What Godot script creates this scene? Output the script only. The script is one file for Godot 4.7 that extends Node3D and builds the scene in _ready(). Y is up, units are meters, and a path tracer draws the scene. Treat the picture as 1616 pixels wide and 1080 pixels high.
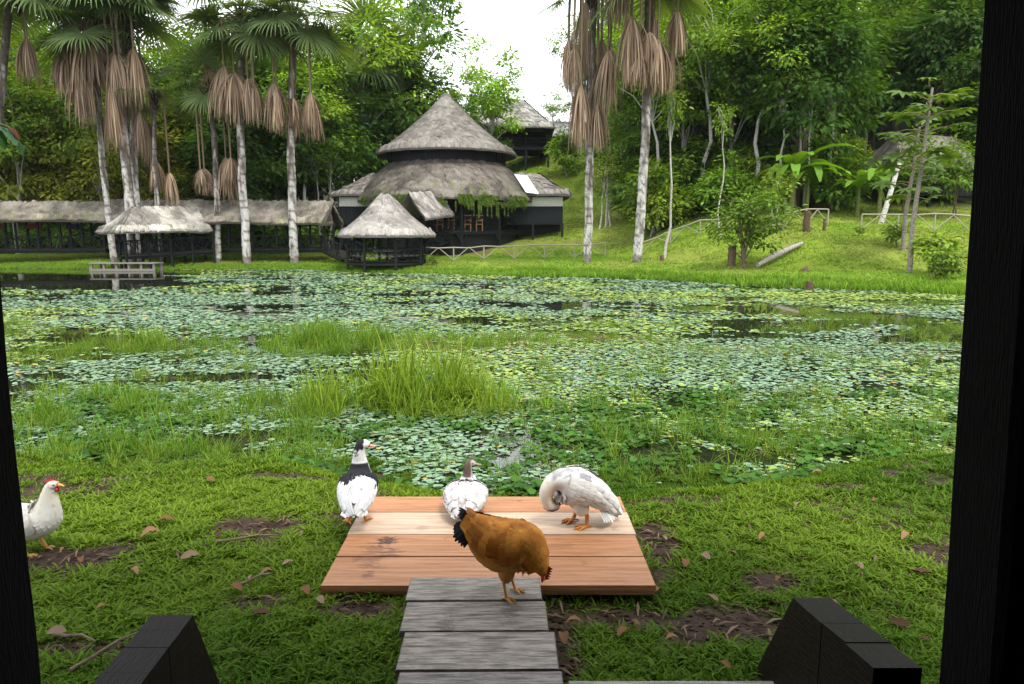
extends Node3D

# ---------------------------------------------------------------- geometry collector
class Geo:
	var v := PackedVector3Array()
	var n := PackedVector3Array()
	var c := PackedColorArray()
	var t := PackedVector2Array()
	var ix := PackedInt32Array()
	var col := Color(1, 1, 1)
	func p(a: Vector3, nn: Vector3, u := Vector2.ZERO) -> int:
		v.push_back(a); n.push_back(nn); c.push_back(col); t.push_back(u)
		return v.size() - 1
	func tri_i(a: int, b: int, d: int) -> void:
		ix.push_back(a); ix.push_back(d); ix.push_back(b)
	func quad_i(a: int, b: int, d: int, e: int) -> void:
		tri_i(a, b, d); tri_i(a, d, e)
	func tri(a: Vector3, b: Vector3, d: Vector3) -> void:
		var nn := (b - a).cross(d - a).normalized()
		tri_i(p(a, nn), p(b, nn), p(d, nn))
	func quad(a: Vector3, b: Vector3, d: Vector3, e: Vector3, s := Vector2.ONE) -> void:
		var nn := (d - a).cross(e - b).normalized()
		quad_i(p(a, nn), p(b, nn, Vector2(s.x, 0)), p(d, nn, s), p(e, nn, Vector2(0, s.y)))
	func box(m: Vector3, s: Vector3, b := Basis.IDENTITY) -> void:
		var h := s * 0.5
		for k in [[Vector3.RIGHT, Vector3.UP, Vector3.BACK], [Vector3.LEFT, Vector3.BACK, Vector3.UP], [Vector3.UP, Vector3.BACK, Vector3.RIGHT], [Vector3.DOWN, Vector3.RIGHT, Vector3.BACK], [Vector3.BACK, Vector3.RIGHT, Vector3.UP], [Vector3.FORWARD, Vector3.UP, Vector3.RIGHT]]:
			var o: Vector3 = k[0] * h; var x: Vector3 = k[1] * h; var y: Vector3 = k[2] * h
			quad(m + b * (o - x - y), m + b * (o + x - y), m + b * (o + x + y), m + b * (o - x + y))
	func tube(pts: Array, rad: Array, sides := 8, uv_len := 1.0, cap := true) -> void:
		var side := Vector3.ZERO
		var row := []
		var run := 0.0
		for k in pts.size():
			var q: Vector3 = pts[k]
			var tan: Vector3 = (pts[mini(k + 1, pts.size() - 1)] - pts[maxi(k - 1, 0)]).normalized()
			if k > 0: run += q.distance_to(pts[k - 1])
			if side == Vector3.ZERO:
				side = tan.cross(Vector3.FORWARD if absf(tan.z) < 0.9 else Vector3.UP).normalized()
			side = (side - tan * side.dot(tan)).normalized()
			var up := side.cross(tan)
			var r := []
			for s in sides + 1:
				var a := TAU * s / sides
				var dir := side * cos(a) + up * sin(a)
				r.push_back(p(q + dir * rad[k], dir, Vector2(float(s) / sides, run / uv_len)))
			row.push_back(r)
		for k in pts.size() - 1:
			for s in sides:
				quad_i(row[k][s], row[k + 1][s], row[k + 1][s + 1], row[k][s + 1])
		if cap:
			for e in [0, pts.size() - 1]:
				var ctr: Vector3 = pts[e]
				var nn: Vector3 = (pts[1] - pts[0]).normalized() * -1.0 if e == 0 else (pts[e] - pts[e - 1]).normalized()
				var m := p(ctr, nn)
				for s in sides:
					var a0 := p(v[row[e][s]], nn); var a1 := p(v[row[e][s + 1]], nn)
					if e == 0: tri_i(m, a0, a1)
					else: tri_i(m, a1, a0)
	func strip(pts: Array, wid: Array, across: Vector3) -> void:   # a flat band through pts
		var last_a := -1; var last_b := -1
		for k in pts.size():
			var tan: Vector3 = (pts[mini(k + 1, pts.size() - 1)] - pts[maxi(k - 1, 0)]).normalized()
			var nn := tan.cross(across).normalized()
			var a := p(pts[k] - across * wid[k], nn); var b := p(pts[k] + across * wid[k], nn)
			if k > 0: quad_i(last_a, a, b, last_b)
			last_a = a; last_b = b
	func leaf(q: Vector3, dir: Vector3, side: Vector3, ln: float, w: float, fold := 0.25) -> void:   # four corners folded along the rib
		var nn := dir.cross(side).normalized()
		if nn.y < 0.0: nn = -nn
		var m := q + dir * ln * 0.45
		var a := q; var b := m + side * w + nn * w * fold; var e := q + dir * ln - nn * ln * 0.12; var f := m - side * w + nn * w * fold
		var i0 := p(a, nn); var i1 := p(b, (nn - side * fold).normalized()); var i2 := p(e, nn); var i3 := p(f, (nn + side * fold).normalized())
		if (b - a).cross(e - a).dot(nn) > 0.0:
			tri_i(i0, i1, i2); tri_i(i0, i2, i3)
		else:
			tri_i(i0, i2, i1); tri_i(i0, i3, i2)
	func mesh() -> ArrayMesh:
		var m := ArrayMesh.new()
		var arr := []
		arr.resize(Mesh.ARRAY_MAX)
		arr[Mesh.ARRAY_VERTEX] = v; arr[Mesh.ARRAY_NORMAL] = n; arr[Mesh.ARRAY_COLOR] = c; arr[Mesh.ARRAY_TEX_UV] = t; arr[Mesh.ARRAY_INDEX] = ix
		m.add_surface_from_arrays(Mesh.PRIMITIVE_TRIANGLES, arr)
		return m

# copies of one mesh, gathered into a buffer
class Swarm:
	var buf := PackedFloat32Array()
	var count := 0
	func add(b: Basis, o: Vector3, col: Color) -> void:
		buf.append_array(PackedFloat32Array([b.x.x, b.y.x, b.z.x, o.x, b.x.y, b.y.y, b.z.y, o.y, b.x.z, b.y.z, b.z.z, o.z, col.r, col.g, col.b, 1.0]))
		count += 1
	func node(mesh: Mesh, material: Material) -> MultiMeshInstance3D:
		var mm := MultiMesh.new()
		mm.transform_format = MultiMesh.TRANSFORM_3D
		mm.use_colors = true
		mm.mesh = mesh
		mm.instance_count = count
		mm.buffer = buf
		var o := MultiMeshInstance3D.new()
		o.multimesh = mm
		o.material_override = material
		return o

var rng := RandomNumberGenerator.new()
var noise := FastNoiseLite.new()
var names := {}
var M := {}
var unit_box: Mesh
const EYE := Vector3(0, 2.2, 0)
const PITCH := 0.1566

func rnd(a: float, b: float) -> float:
	return rng.randf_range(a, b)

func ns(x: float, y: float, f := 1.0) -> float:
	return noise.get_noise_2d(x * f * 100.0, y * f * 100.0)

# the place at depth d metres that was measured on the photograph at (u, v)
func at(u: float, v: float, d: float) -> Vector3:
	var y := (540.0 - v) * cos(PITCH) - 1077.0 * sin(PITCH)
	var z := 1077.0 * cos(PITCH) + (540.0 - v) * sin(PITCH)
	return EYE + Vector3((u - 808.0) * d / z, y * d / z, -d)

func on_ground(u: float, v: float, d: float) -> Vector3:
	var q := at(u, v, d)
	q.y = ground(q.x, d)
	return q

func numbered(called: String) -> String:
	var k: int = names.get(called, 0)
	names[called] = k + 1
	return called if k == 0 else "%s_%03d" % [called, k]

func tag(o: Node, label := "", category := "", group := "", kind := "") -> Node:
	if label != "": o.set_meta("label", label)
	if category != "": o.set_meta("category", category)
	if group != "": o.set_meta("group", group)
	if kind != "": o.set_meta("kind", kind)
	return o

func thing(called: String, label: String, category: String, where := Vector3.ZERO, group := "", turn := 0.0) -> Node3D:
	var o := Node3D.new()
	o.name = numbered(called)
	add_child(o)
	o.position = where
	o.rotation.y = turn
	tag(o, label, category, group)
	return o

func part(parent: Node, called: String, mesh: Mesh, material: Material, xf := Transform3D.IDENTITY) -> MeshInstance3D:
	var o := MeshInstance3D.new()
	o.name = numbered(called) if parent == self else called
	o.mesh = mesh
	o.material_override = material
	o.transform = xf
	parent.add_child(o, true)
	return o

# a squared timber between two points, as a part of its own
func bar(parent: Node, called: String, a: Vector3, b: Vector3, w: float, h: float, material: Material) -> MeshInstance3D:
	var d := b - a
	var z := d.normalized()
	var x := (Vector3.UP.cross(z) if absf(z.y) < 0.98 else Vector3.RIGHT).normalized()
	var y := z.cross(x)
	return part(parent, called, unit_box, material, Transform3D(Basis(x * w, y * h, z * d.length()), (a + b) * 0.5))

func lin(r: float, g: float, b: float) -> Color:
	return Color(r, g, b).linear_to_srgb()

func mat(color: Color, rough := 0.8, spec := 0.5) -> StandardMaterial3D:
	var m := StandardMaterial3D.new()
	m.albedo_color = color.linear_to_srgb()
	m.roughness = rough
	m.metallic_specular = spec
	return m

func vmat(rough := 0.8, backlight := 0.0, spec := 0.5) -> StandardMaterial3D:
	var m := mat(Color(1, 1, 1), rough, spec)
	m.vertex_color_use_as_albedo = true
	m.cull_mode = BaseMaterial3D.CULL_DISABLED
	if backlight > 0.0:
		m.backlight_enabled = true
		m.backlight = Color(backlight, backlight, backlight * 0.45)
	return m

func shade(c: Color, k: float) -> Color:
	return Color(c.r * k, c.g * k, c.b * k)

# a tileable picture from noise: each pixel blends the ramp of linear colours
func noise_image(size: int, seed_: int, freq: float, ramp: Array, stretch := Vector2.ONE, grey := false, ridged := false) -> ImageTexture:
	var f := FastNoiseLite.new()
	f.seed = seed_
	f.frequency = freq
	f.fractal_octaves = 5
	if ridged: f.fractal_type = FastNoiseLite.FRACTAL_RIDGED
	var src := f.get_seamless_image(int(size * stretch.x), int(size * stretch.y), false, false, 0.15)
	src.resize(size, size)
	var im := Image.create(size, size, true, Image.FORMAT_RGB8)
	for y in size:
		for x in size:
			var k := src.get_pixel(x, y).r * (ramp.size() - 1)
			var i := mini(int(k), ramp.size() - 2)
			var q: Color = ramp[i].lerp(ramp[i + 1], k - i)
			im.set_pixel(x, y, q if grey else q.linear_to_srgb())
	im.generate_mipmaps()
	return ImageTexture.create_from_image(im)

func triplanar(m: StandardMaterial3D, tex: Texture2D, scale_: float, world := true, relief: Texture2D = null, cm := 1.0) -> StandardMaterial3D:
	m.albedo_texture = tex
	m.uv1_triplanar = true
	m.uv1_world_triplanar = world
	m.uv1_scale = Vector3.ONE * scale_
	if relief:
		m.heightmap_enabled = true
		m.heightmap_texture = relief
		m.heightmap_scale = cm
	return m

# ---------------------------------------------------------------- lie of the land (x to the right, d away from the doorway)
const SHORE := [[-60.0, 47.0], [-32.0, 44.5], [-20.0, 43.5], [-13.0, 43.5], [-9.5, 40.5], [-6.0, 39.2], [0.0, 37.0], [6.0, 34.0], [10.5, 29.5], [16.0, 25.5], [20.0, 22.0], [26.0, 15.0], [32.0, 6.0], [60.0, 0.0]]
const ISLES := [[-7.2, 13.4, 1.7, 1.1, 0.5], [-3.5, 13.6, 1.4, 1.3, 0.5], [-0.6, 13.9, 1.7, 1.0, 0.35], [2.6, 12.7, 1.9, 0.55, 0.3], [9.0, 17.6, 1.4, 0.7, 0.3], [5.2, 11.0, 1.6, 0.5, 0.3], [8.6, 12.4, 1.6, 0.7, 0.35], [-1.4, 8.7, 1.9, 0.7, 0.5], [12.5, 20.5, 1.8, 0.8, 0.3]]

func shore(x: float) -> float:
	for k in SHORE.size() - 1:
		if x <= SHORE[k + 1][0]:
			return lerpf(SHORE[k][1], SHORE[k + 1][1], clampf((x - SHORE[k][0]) / (SHORE[k + 1][0] - SHORE[k][0]), 0, 1)) + ns(x, 3.0, 0.15) * 0.9
	return 0.0

func near_edge(x: float) -> float:
	return 5.75 + 0.8 * smoothstep(0.8, 3.0, x) + 0.75 * smoothstep(-0.8, -2.6, x) + ns(x, 40.0, 0.35) * 0.5

func isles(x: float, d: float) -> float:
	var h := 0.0
	for i in ISLES:
		var q := Vector2((x - i[0]) / i[2], (d - i[1]) / i[3]).length_squared()
		if q < 5.0: h += i[4] * exp(-q * 1.2) * (0.9 + ns(x, d, 0.6) * 0.8)
	return h

func ground(x: float, d: float) -> float:
	var h: float
	if d < 11.0:
		var e := near_edge(x) - d
		h = 0.52 * smoothstep(0.0, 1.75, e) if e > 0.0 else -0.4 * smoothstep(0.0, 3.0, -e)
		h += ns(x, d, 0.5) * 0.035 + ns(x, d, 2.0) * 0.012
		if e < 0.0: h += isles(x, d)
	else:
		var s := d - shore(x)
		if s < 0.0:
			h = -0.4 * smoothstep(0.0, 3.0, -s)
			h += isles(x, d)
		else:
			var k := smoothstep(-13.0, 3.0, x)
			var u := d - maxf(shore(x) + lerpf(9.5, 5.0, smoothstep(7.0, 13.0, x)), 30.0)
			h = 0.8 * (1.0 - exp(-s / 4.0)) + k * (0.2 * maxf(u, 0.0) + 0.14 * maxf(u - 15.0, 0.0)) + (1.0 - k) * 0.15 * maxf(d - 62.0, 0.0)
			h += ns(x, d, 0.08) * minf(s, 12.0) * 0.025
	return minf(h, lerpf(12.5, 34.0, smoothstep(9.0, 22.0, x)) + ns(x, d, 0.02) * 2.0)

func slope_basis(x: float, d: float, turn: float) -> Basis:
	var e := 0.3
	var nn := Vector3(ground(x - e, d) - ground(x + e, d), 2.0 * e, ground(x, d + e) - ground(x, d - e)).normalized()
	nn = Vector3(nn.x, nn.y, nn.z).normalized()
	var side := Vector3.RIGHT.rotated(Vector3.UP, turn)
	side = (side - nn * side.dot(nn)).normalized()
	return Basis(side, nn, side.cross(nn))

func _ready() -> void:
	rng.seed = 20240
	noise.seed = 11
	noise.frequency = 0.01
	noise.fractal_octaves = 3
	# camera
	var cam := Camera3D.new()
	cam.name = "camera"
	cam.position = EYE
	cam.rotation.x = -PITCH
	cam.fov = rad_to_deg(2.0 * atan(540.0 / 1077.0))
	cam.near = 0.05
	cam.far = 1200.0
	add_child(cam)
	cam.current = true
	# an even, bright overcast
	var env := Environment.new()
	env.background_mode = Environment.BG_SKY
	var skym := ProceduralSkyMaterial.new()
	skym.sky_top_color = Color(0.92, 0.935, 0.96)
	skym.sky_horizon_color = Color(0.95, 0.955, 0.965)
	skym.sky_curve = 0.2
	skym.ground_bottom_color = Color(0.25, 0.28, 0.2)
	skym.ground_horizon_color = Color(0.6, 0.63, 0.6)
	skym.sun_angle_max = 0.0
	var sky := Sky.new()
	sky.sky_material = skym
	env.sky = sky
	env.tonemap_mode = Environment.TONE_MAPPER_LINEAR
	env.tonemap_exposure = 2.85
	# the damp air that pales the far trees
	env.fog_enabled = true
	env.fog_density = 0.0001
	env.fog_light_color = Color(0.9, 0.94, 0.97)
	env.sdfgi_enabled = true
	env.ssao_enabled = true
	env.ssil_enabled = true
	var we := WorldEnvironment.new()
	we.name = "world_environment"
	we.environment = env
	add_child(we)
	var sun := DirectionalLight3D.new()
	sun.name = "sun"
	sun.light_energy = 0.5
	sun.light_angular_distance = 16.0
	sun.light_color = Color(1.0, 0.97, 0.92)
	sun.shadow_enabled = true
	add_child(sun)
	sun.rotation_degrees = Vector3(-62, 35, 0)
	# the place
	make_materials()
	make_setting()
	make_lodge()
	make_gazebo()
	make_walkways()
	make_hill_huts()
	make_fences()
	make_palms()
	make_forest()
	make_lawn_plants()
	make_porch()
	make_platform()
	make_birds()
	make_pond_plants()
	make_near_grass()
	make_litter()

func make_materials() -> void:
	var bx := Geo.new()
	bx.box(Vector3.ZERO, Vector3.ONE)
	unit_box = bx.mesh()
	var wood_relief := noise_image(256, 5, 0.02, [Color(0, 0, 0), Color(1, 1, 1)], Vector2(1, 6), true)
	var grain := noise_image(512, 31, 0.012, [Color(0.55, 0.55, 0.55), Color(0.85, 0.84, 0.83), Color(1, 1, 1), Color(0.95, 0.93, 0.9), Color(0.6, 0.57, 0.55)], Vector2(1, 1))
	var speckle := noise_image(512, 8, 0.035, [Color(0.45, 0.44, 0.42), Color(0.8, 0.8, 0.78), Color(1, 1, 1)])
	var relief := noise_image(512, 9, 0.03, [Color(0, 0, 0), Color(1, 1, 1)], Vector2.ONE, true)
	M.relief = relief
	M.timber = triplanar(mat(Color(0.012, 0.015, 0.016), 0.65, 0.3), speckle, 0.6)
	M.timber_brown = triplanar(mat(Color(0.03, 0.022, 0.016), 0.7), speckle, 0.6)
	M.panel = triplanar(mat(Color(0.013, 0.016, 0.019), 0.65, 0.3), speckle, 0.4)
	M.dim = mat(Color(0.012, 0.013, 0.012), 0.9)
	M.whitewash = triplanar(mat(Color(0.62, 0.62, 0.56), 0.8), speckle, 0.5)
	M.stick = triplanar(mat(Color(0.36, 0.33, 0.25), 0.8), speckle, 1.5)
	M.chair = triplanar(mat(Color(0.3, 0.13, 0.05), 0.5), speckle, 2.0)
	M.grey_wood = triplanar(mat(Color(0.22, 0.2, 0.18), 0.85), speckle, 1.5)
	M.sheet = mat(Color(0.62, 0.7, 0.76), 0.35)
	M.thatch = vmat(0.95, 0.0, 0.2)
	M.leaf = vmat(0.55, 0.9, 0.2)
	M.grass = vmat(0.6, 0.9, 0.15)
	M.dead = vmat(0.85, 0.25, 0.2)
	M.feather = vmat(0.75, 0.0, 0.25)
	M.bark = triplanar(vmat(0.9, 0.0, 0.2), noise_image(512, 77, 0.02, [Color(0.25, 0.24, 0.22), Color(0.7, 0.69, 0.66), Color(1, 1, 1), Color(0.8, 0.8, 0.78)], Vector2(1, 1)), 0.7, true, relief, 2.0)
	M.pad = vmat(0.5, 0.2, 0.25)
	var soil := noise_image(1024, 21, 0.02, [Color(0.35, 0.34, 0.32), Color(0.75, 0.75, 0.74), Color(1, 1, 1), Color(0.85, 0.86, 0.8)])
	M.ground = triplanar(vmat(0.95, 0.0, 0.2), soil, 0.45, true, relief, 4.0)
	var w := mat(Color(0.012, 0.014, 0.008), 0.03, 0.5)
	M.water = w

func make_setting() -> void:
	# one sheet of land, fine near the doorway and coarse far away
	var xs := []
	var x := 0.0
	while x < 420.0:
		xs.push_back(x)
		x += 0.09 if x < 5.0 else (0.35 if x < 10.0 else (0.8 if x < 34.0 else (3.0 if x < 80.0 else 22.0)))
	var cols := []
	for k in range(xs.size() - 1, 0, -1): cols.push_back(-xs[k])
	cols.append_array(xs)
	var rows := []
	var d := -30.0
	while d < 600.0:
		rows.push_back(d)
		d += 4.0 if d < -1.0 else (0.5 if d < 1.5 else (0.09 if d < 7.5 else (0.3 if d < 16.0 else (0.7 if d < 60.0 else (2.0 if d < 110.0 else 25.0)))))
	var g := Geo.new()
	var lawn := Color(0.185, 0.26, 0.03)
	var turf := Color(0.085, 0.11, 0.02)
	var mud := Color(0.05, 0.035, 0.024)
	var bare := Color(0.16, 0.1, 0.06)
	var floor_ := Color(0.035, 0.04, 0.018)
	for r in rows:
		for q in cols:
			var h := ground(q, r)
			g.col = mud
			if r < 11.0:
				var k := smoothstep(-0.4, 0.1, ns(q, r, 0.45) + ns(q, r, 1.7) * 0.6 + 0.1) * smoothstep(0.03, 0.2, h)
				g.col = mud.lerp(turf, k * (1.0 - soil_at(q, r) if r < 7.0 and r > 1.5 and absf(q) < 5.0 else 1.0))
			elif h > 0.05 and r > 22.0:
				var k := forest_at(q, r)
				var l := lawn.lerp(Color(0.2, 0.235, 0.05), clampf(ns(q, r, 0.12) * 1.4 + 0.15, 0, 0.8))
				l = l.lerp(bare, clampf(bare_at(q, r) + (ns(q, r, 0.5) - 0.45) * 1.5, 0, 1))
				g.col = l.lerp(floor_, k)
				g.col = mud.lerp(g.col, smoothstep(0.03, 0.12, h))
			elif h > 0.05: g.col = Color(0.09, 0.09, 0.03)
			g.p(Vector3(q, h, -r), Vector3.UP)
	var nc := cols.size()
	for i in rows.size():
		for j in nc:
			var a := g.v[i * nc + maxi(j - 1, 0)]; var b := g.v[i * nc + mini(j + 1, nc - 1)]
			var e := g.v[maxi(i - 1, 0) * nc + j]; var f := g.v[mini(i + 1, rows.size() - 1) * nc + j]
			g.n[i * nc + j] = (b - a).cross(f - e).normalized()
	for i in rows.size() - 1:
		for j in nc - 1:
			g.quad_i(i * nc + j, i * nc + j + 1, (i + 1) * nc + j + 1, (i + 1) * nc + j)
	tag(part(self, "ground", g.mesh(), M.ground), "", "", "", "structure")
	var w := Geo.new()
	w.quad(Vector3(-90, 0, -4), Vector3(60, 0, -4), Vector3(60, 0, -56), Vector3(-90, 0, -56))
	tag(part(self, "pond_water", w.mesh(), M.water), "", "", "", "structure")

func forest_at(x: float, d: float) -> float:
	var e := ns(x, d, 0.2) * 3.0
	var right := smoothstep(8.6, 10.5, x + e * 0.3) * smoothstep(44.0, 47.0, d + e)
	var left := smoothstep(-9.5, -12.0, x) * smoothstep(52.0, 55.0, d + e)
	var mid := smoothstep(64.0, 67.0, d + e) * smoothstep(-0.5, -3.0, x)
	return maxf(maxf(right, left), maxf(mid, smoothstep(88.0, 92.0, d + e)))

func bare_at(x: float, d: float) -> float:
	var k := 0.0
	for b in [[2.4, 49.0, 3.0, 1.2], [-4.0, 48.0, 5.5, 1.6], [-29.0, 45.6, 3.0, 0.8], [-11.5, 54.0, 2.0, 3.0], [-33.0, 43.5, 2.0, 1.0]]:
		var q := Vector2((x - b[0]) / b[2], (d - b[1]) / b[3]).length()
		k = maxf(k, 1.0 - smoothstep(0.5, 1.1, q))
	return k

# ---------------------------------------------------------------- thatch
var straw_mesh: Mesh
func straw() -> Mesh:
	if straw_mesh == null:
		var g := Geo.new()
		g.col = Color(1, 1, 1)
		for k in 5:
			var x := rnd(-0.5, 0.5); var y := rnd(0.0, 0.05); var l := rnd(0.7, 1.0); var z0 := rnd(0.0, 0.25)
			g.col = shade(Color(1, 1, 1), rnd(0.75, 1.1))
			g.strip([Vector3(x, y, z0), Vector3(x + rnd(-0.15, 0.15), y + 0.06, z0 + l * 0.5), Vector3(x + rnd(-0.3, 0.3), y + rnd(-0.02, 0.05), z0 + l)], [0.11, 0.1, 0.03], Vector3.RIGHT)
		straw_mesh = g.mesh()
	return straw_mesh

# S(u, v): u along the eave, v from the ridge (0) down to the eave (1)
func thatch(parent: Node, called: String, S: Callable, nu: int, nv: int, strands: int, ln: float, tone: Color, patchy := 0.5, closed := false, mossy := 0.0) -> MeshInstance3D:
	var g := Geo.new()
	var grey := tone
	var idx := []
	for j in nv + 1:
		for i in nu + 1:
			var u := float(i) / nu; var v := float(j) / nv
			var q: Vector3 = S.call(0.0 if closed and i == nu else u, v)
			var e := 0.01
			var ua := u - e if closed else maxf(u - e, 0.0); var ub := u + e if closed else minf(u + e, 0.9999)
			var du: Vector3 = S.call(ub, maxf(v, 0.03)) - S.call(ua, maxf(v, 0.03))
			var dv: Vector3 = S.call(u, minf(v + e, 1.0)) - S.call(u, minf(v + e, 1.0) - 2.0 * e)
			var nn := dv.cross(du).normalized()
			var k := ns(q.x + q.y, q.z - q.y, 0.5)
			q += nn * (k * 0.07 + 0.05 * fposmod(v * 7.0 + k * 0.5, 1.0))
			g.col = shade(grey, 0.75 + 0.3 * ns(q.x * 1.3, q.z + q.y, 1.2))
			idx.push_back(g.p(q, nn))
	var w := nu + 1
	for j in nv:
		for i in nu:
			g.quad_i(idx[j * w + i], idx[(j + 1) * w + i], idx[(j + 1) * w + i + 1], idx[j * w + i + 1])
	# the thick eave and the underside
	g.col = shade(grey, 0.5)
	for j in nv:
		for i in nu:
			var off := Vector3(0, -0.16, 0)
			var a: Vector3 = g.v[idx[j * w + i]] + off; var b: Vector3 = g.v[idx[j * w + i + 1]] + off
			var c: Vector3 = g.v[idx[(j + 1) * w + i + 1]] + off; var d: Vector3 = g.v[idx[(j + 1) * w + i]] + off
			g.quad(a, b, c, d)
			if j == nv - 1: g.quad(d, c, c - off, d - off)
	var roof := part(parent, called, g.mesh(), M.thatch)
	var s := Swarm.new()
	for k in strands:
		var v := pow(rng.randf(), 0.7)
		if k % 7 == 0: v = rnd(0.93, 1.0)
		var u := rng.randf()
		var q: Vector3 = S.call(u, v)
		var dv: Vector3 = (S.call(u, minf(v + 0.02, 1.0)) - S.call(u, minf(v + 0.02, 1.0) - 0.04)).normalized()
		var du: Vector3 = S.call(u + 0.004 if closed else minf(u + 0.004, 0.9999), maxf(v, 0.04)) - S.call(u - 0.004 if closed else maxf(u - 0.004, 0.0), maxf(v, 0.04))
		var nn := dv.cross(du).normalized()
		if v > 0.93: dv = (dv + Vector3.DOWN * rnd(0.1, 0.9)).normalized()
		var side := du.normalized()
		dv = (dv + side * rnd(-0.3, 0.3) + nn * rnd(-0.02, 0.16)).normalized()
		side = dv.cross(nn).normalized()
		var l := ln * rnd(0.6, 1.2)
		var n1 := noise.get_noise_3d(q.x * 45.0 + 500.0, q.y * 60.0, q.z * 45.0)
		var n2 := noise.get_noise_3d(q.x * 190.0, q.y * 150.0 + 70.0, q.z * 190.0)
		var tint := shade(grey, 1.0 + clampf(n1 * patchy * 1.8 + n2 * patchy * 1.1, -0.42, 0.6) + rnd(-0.22, 0.22))
		if n1 > 0.4 and patchy > 0.6: tint = shade(Color(0.5, 0.49, 0.46), rnd(0.8, 1.1))
		if mossy > 0.0 and v > 0.6 and n2 + rnd(-0.3, 0.3) > 0.55 - mossy: tint = tint.lerp(Color(0.13, 0.17, 0.04), 0.75)
		s.add(Basis(-side * l * 0.38, nn * l * 0.5, dv * l), q + nn * 0.05 - dv * l * (0.75 if v > 0.93 else 0.4), tint)
	var o := s.node(straw(), M.thatch)
	o.name = "straw"
	tag(o, "", "", "", "stuff")
	roof.add_child(o)
	return roof

func cone(c: Vector3, r0: float, y0: float, r1: float, y1: float, sides: int, sag: float) -> Callable:
	return func(u: float, v: float) -> Vector3:
		var a := u * TAU
		var seg := TAU / sides
		var f := cos(seg * 0.5) / cos(fposmod(a, seg) - seg * 0.5)
		var r := lerpf(r0, r1, v) * lerpf(1.0, f, 0.45)
		return Vector3(c.x + r * sin(a), lerpf(y0, y1, v) - sag * sin(PI * v), c.z + r * cos(a))

# a ridge roof from a to b (ridge points) that comes down half metres to either side; hips at the ends push outward
func saddle(a: Vector3, b: Vector3, half: float, drop: float, hip_a := 0.0, hip_b := 0.0, sag := 0.08) -> Callable:
	var ax := (b - a); ax.y = 0.0; ax = ax.normalized()
	var side := ax.cross(Vector3.UP)
	var L := a.distance_to(b)
	# u runs round: one long side, end b, other long side, end a
	var ends := half * 2.0
	var total := 2.0 * L + (ends if hip_a > 0.0 else 0.0) + (ends if hip_b > 0.0 else 0.0)
	return func(u: float, v: float) -> Vector3:
		var s := fposmod(u, 1.0) * total
		if u >= 1.0: s = total - 0.0001 if u < 1.005 else fposmod(u, 1.0) * total
		var top: Vector3; var out: Vector3
		if s <= L:
			top = a.lerp(b, s / L); out = side * half
			if hip_a > 0.0 or hip_b > 0.0: out += ax * (hip_b * smoothstep(0.6, 1.0, s / L) - hip_a * smoothstep(0.4, 0.0, s / L))
		elif hip_b > 0.0 and s <= L + ends:
			var k := (s - L) / ends
			var an := PI * k
			top = b; out = side * half * cos(an) + ax * hip_b * maxf(sin(an), 0.0) + ax * hip_b * (1.0 - sin(an))
		elif s <= 2.0 * L + (ends if hip_b > 0.0 else 0.0):
			var k := (s - L - (ends if hip_b > 0.0 else 0.0)) / L
			top = b.lerp(a, k); out = -side * half
			if hip_a > 0.0 or hip_b > 0.0: out += ax * (hip_b * smoothstep(0.4, 0.0, k) - hip_a * smoothstep(0.6, 1.0, k))
		else:
			var k := (total - s) / ends
			var an := PI * k
			top = a; out = side * half * cos(an) - ax * hip_a
		return top + out * v + Vector3(0, -drop * v - sag * sin(PI * v) + 0.1 * ns(top.x, top.z, 0.3), 0)

# a rail with crossed braces between two floor points, each timber its own piece
func railing(parent: Node, a: Vector3, b: Vector3, h: float, bays: int, w := 0.05, material: Material = null, cross := true, lattice := false) -> void:
	if material == null: material = M.timber
	var r := Node3D.new()
	r.name = "railing"
	parent.add_child(r, true)
	bar(r, "top_rail", a + Vector3(0, h, 0), b + Vector3(0, h, 0), w * 1.3, w * 1.3, material)
	bar(r, "bottom_rail", a + Vector3(0, 0.1, 0), b + Vector3(0, 0.1, 0), w, w, material)
	for k in bays:
		var p0 := a.lerp(b, (k + 0.03) / bays); var p1 := a.lerp(b, (k + 0.97) / bays)
		var lo := Vector3(0, 0.12, 0); var hi := Vector3(0, h - 0.03, 0)
		if lattice:
			var m := (p0 + p1) * 0.5; var c := (lo + hi) * 0.5; var q0 := p0.lerp(p1, 0.22); var q1 := p0.lerp(p1, 0.78)
			for e in [[p0 + lo, q0 + c], [q0 + c, m + hi], [p0 + hi, q0 + c], [q0 + c, m + lo], [m + hi, q1 + c], [m + lo, q1 + c], [q1 + c, p1 + hi], [q1 + c, p1 + lo]]:
				bar(r, "brace", e[0], e[1], w * 0.8, w * 0.8, material)
		elif cross:
			bar(r, "brace", p0 + lo, p1 + hi, w * 0.7, w * 0.7, material)
			bar(r, "brace", p0 + hi + Vector3(0, 0, 0.01), p1 + lo + Vector3(0, 0, 0.01), w * 0.7, w * 0.7, material)
		if k > 0: bar(r, "upright", a.lerp(b, float(k) / bays) + lo, a.lerp(b, float(k) / bays) + hi, w, w, material)

func post(parent: Node, foot: Vector3, top: float, w: float, material: Material = null) -> void:
	bar(parent, "post", foot, Vector3(foot.x, top, foot.z), w, w, material if material else M.timber)

func ring(c: Vector3, r: float, k: float, n: int, y: float) -> Vector3:
	return Vector3(c.x + r * sin(TAU * k / n), y, c.z + r * cos(TAU * k / n))

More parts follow.
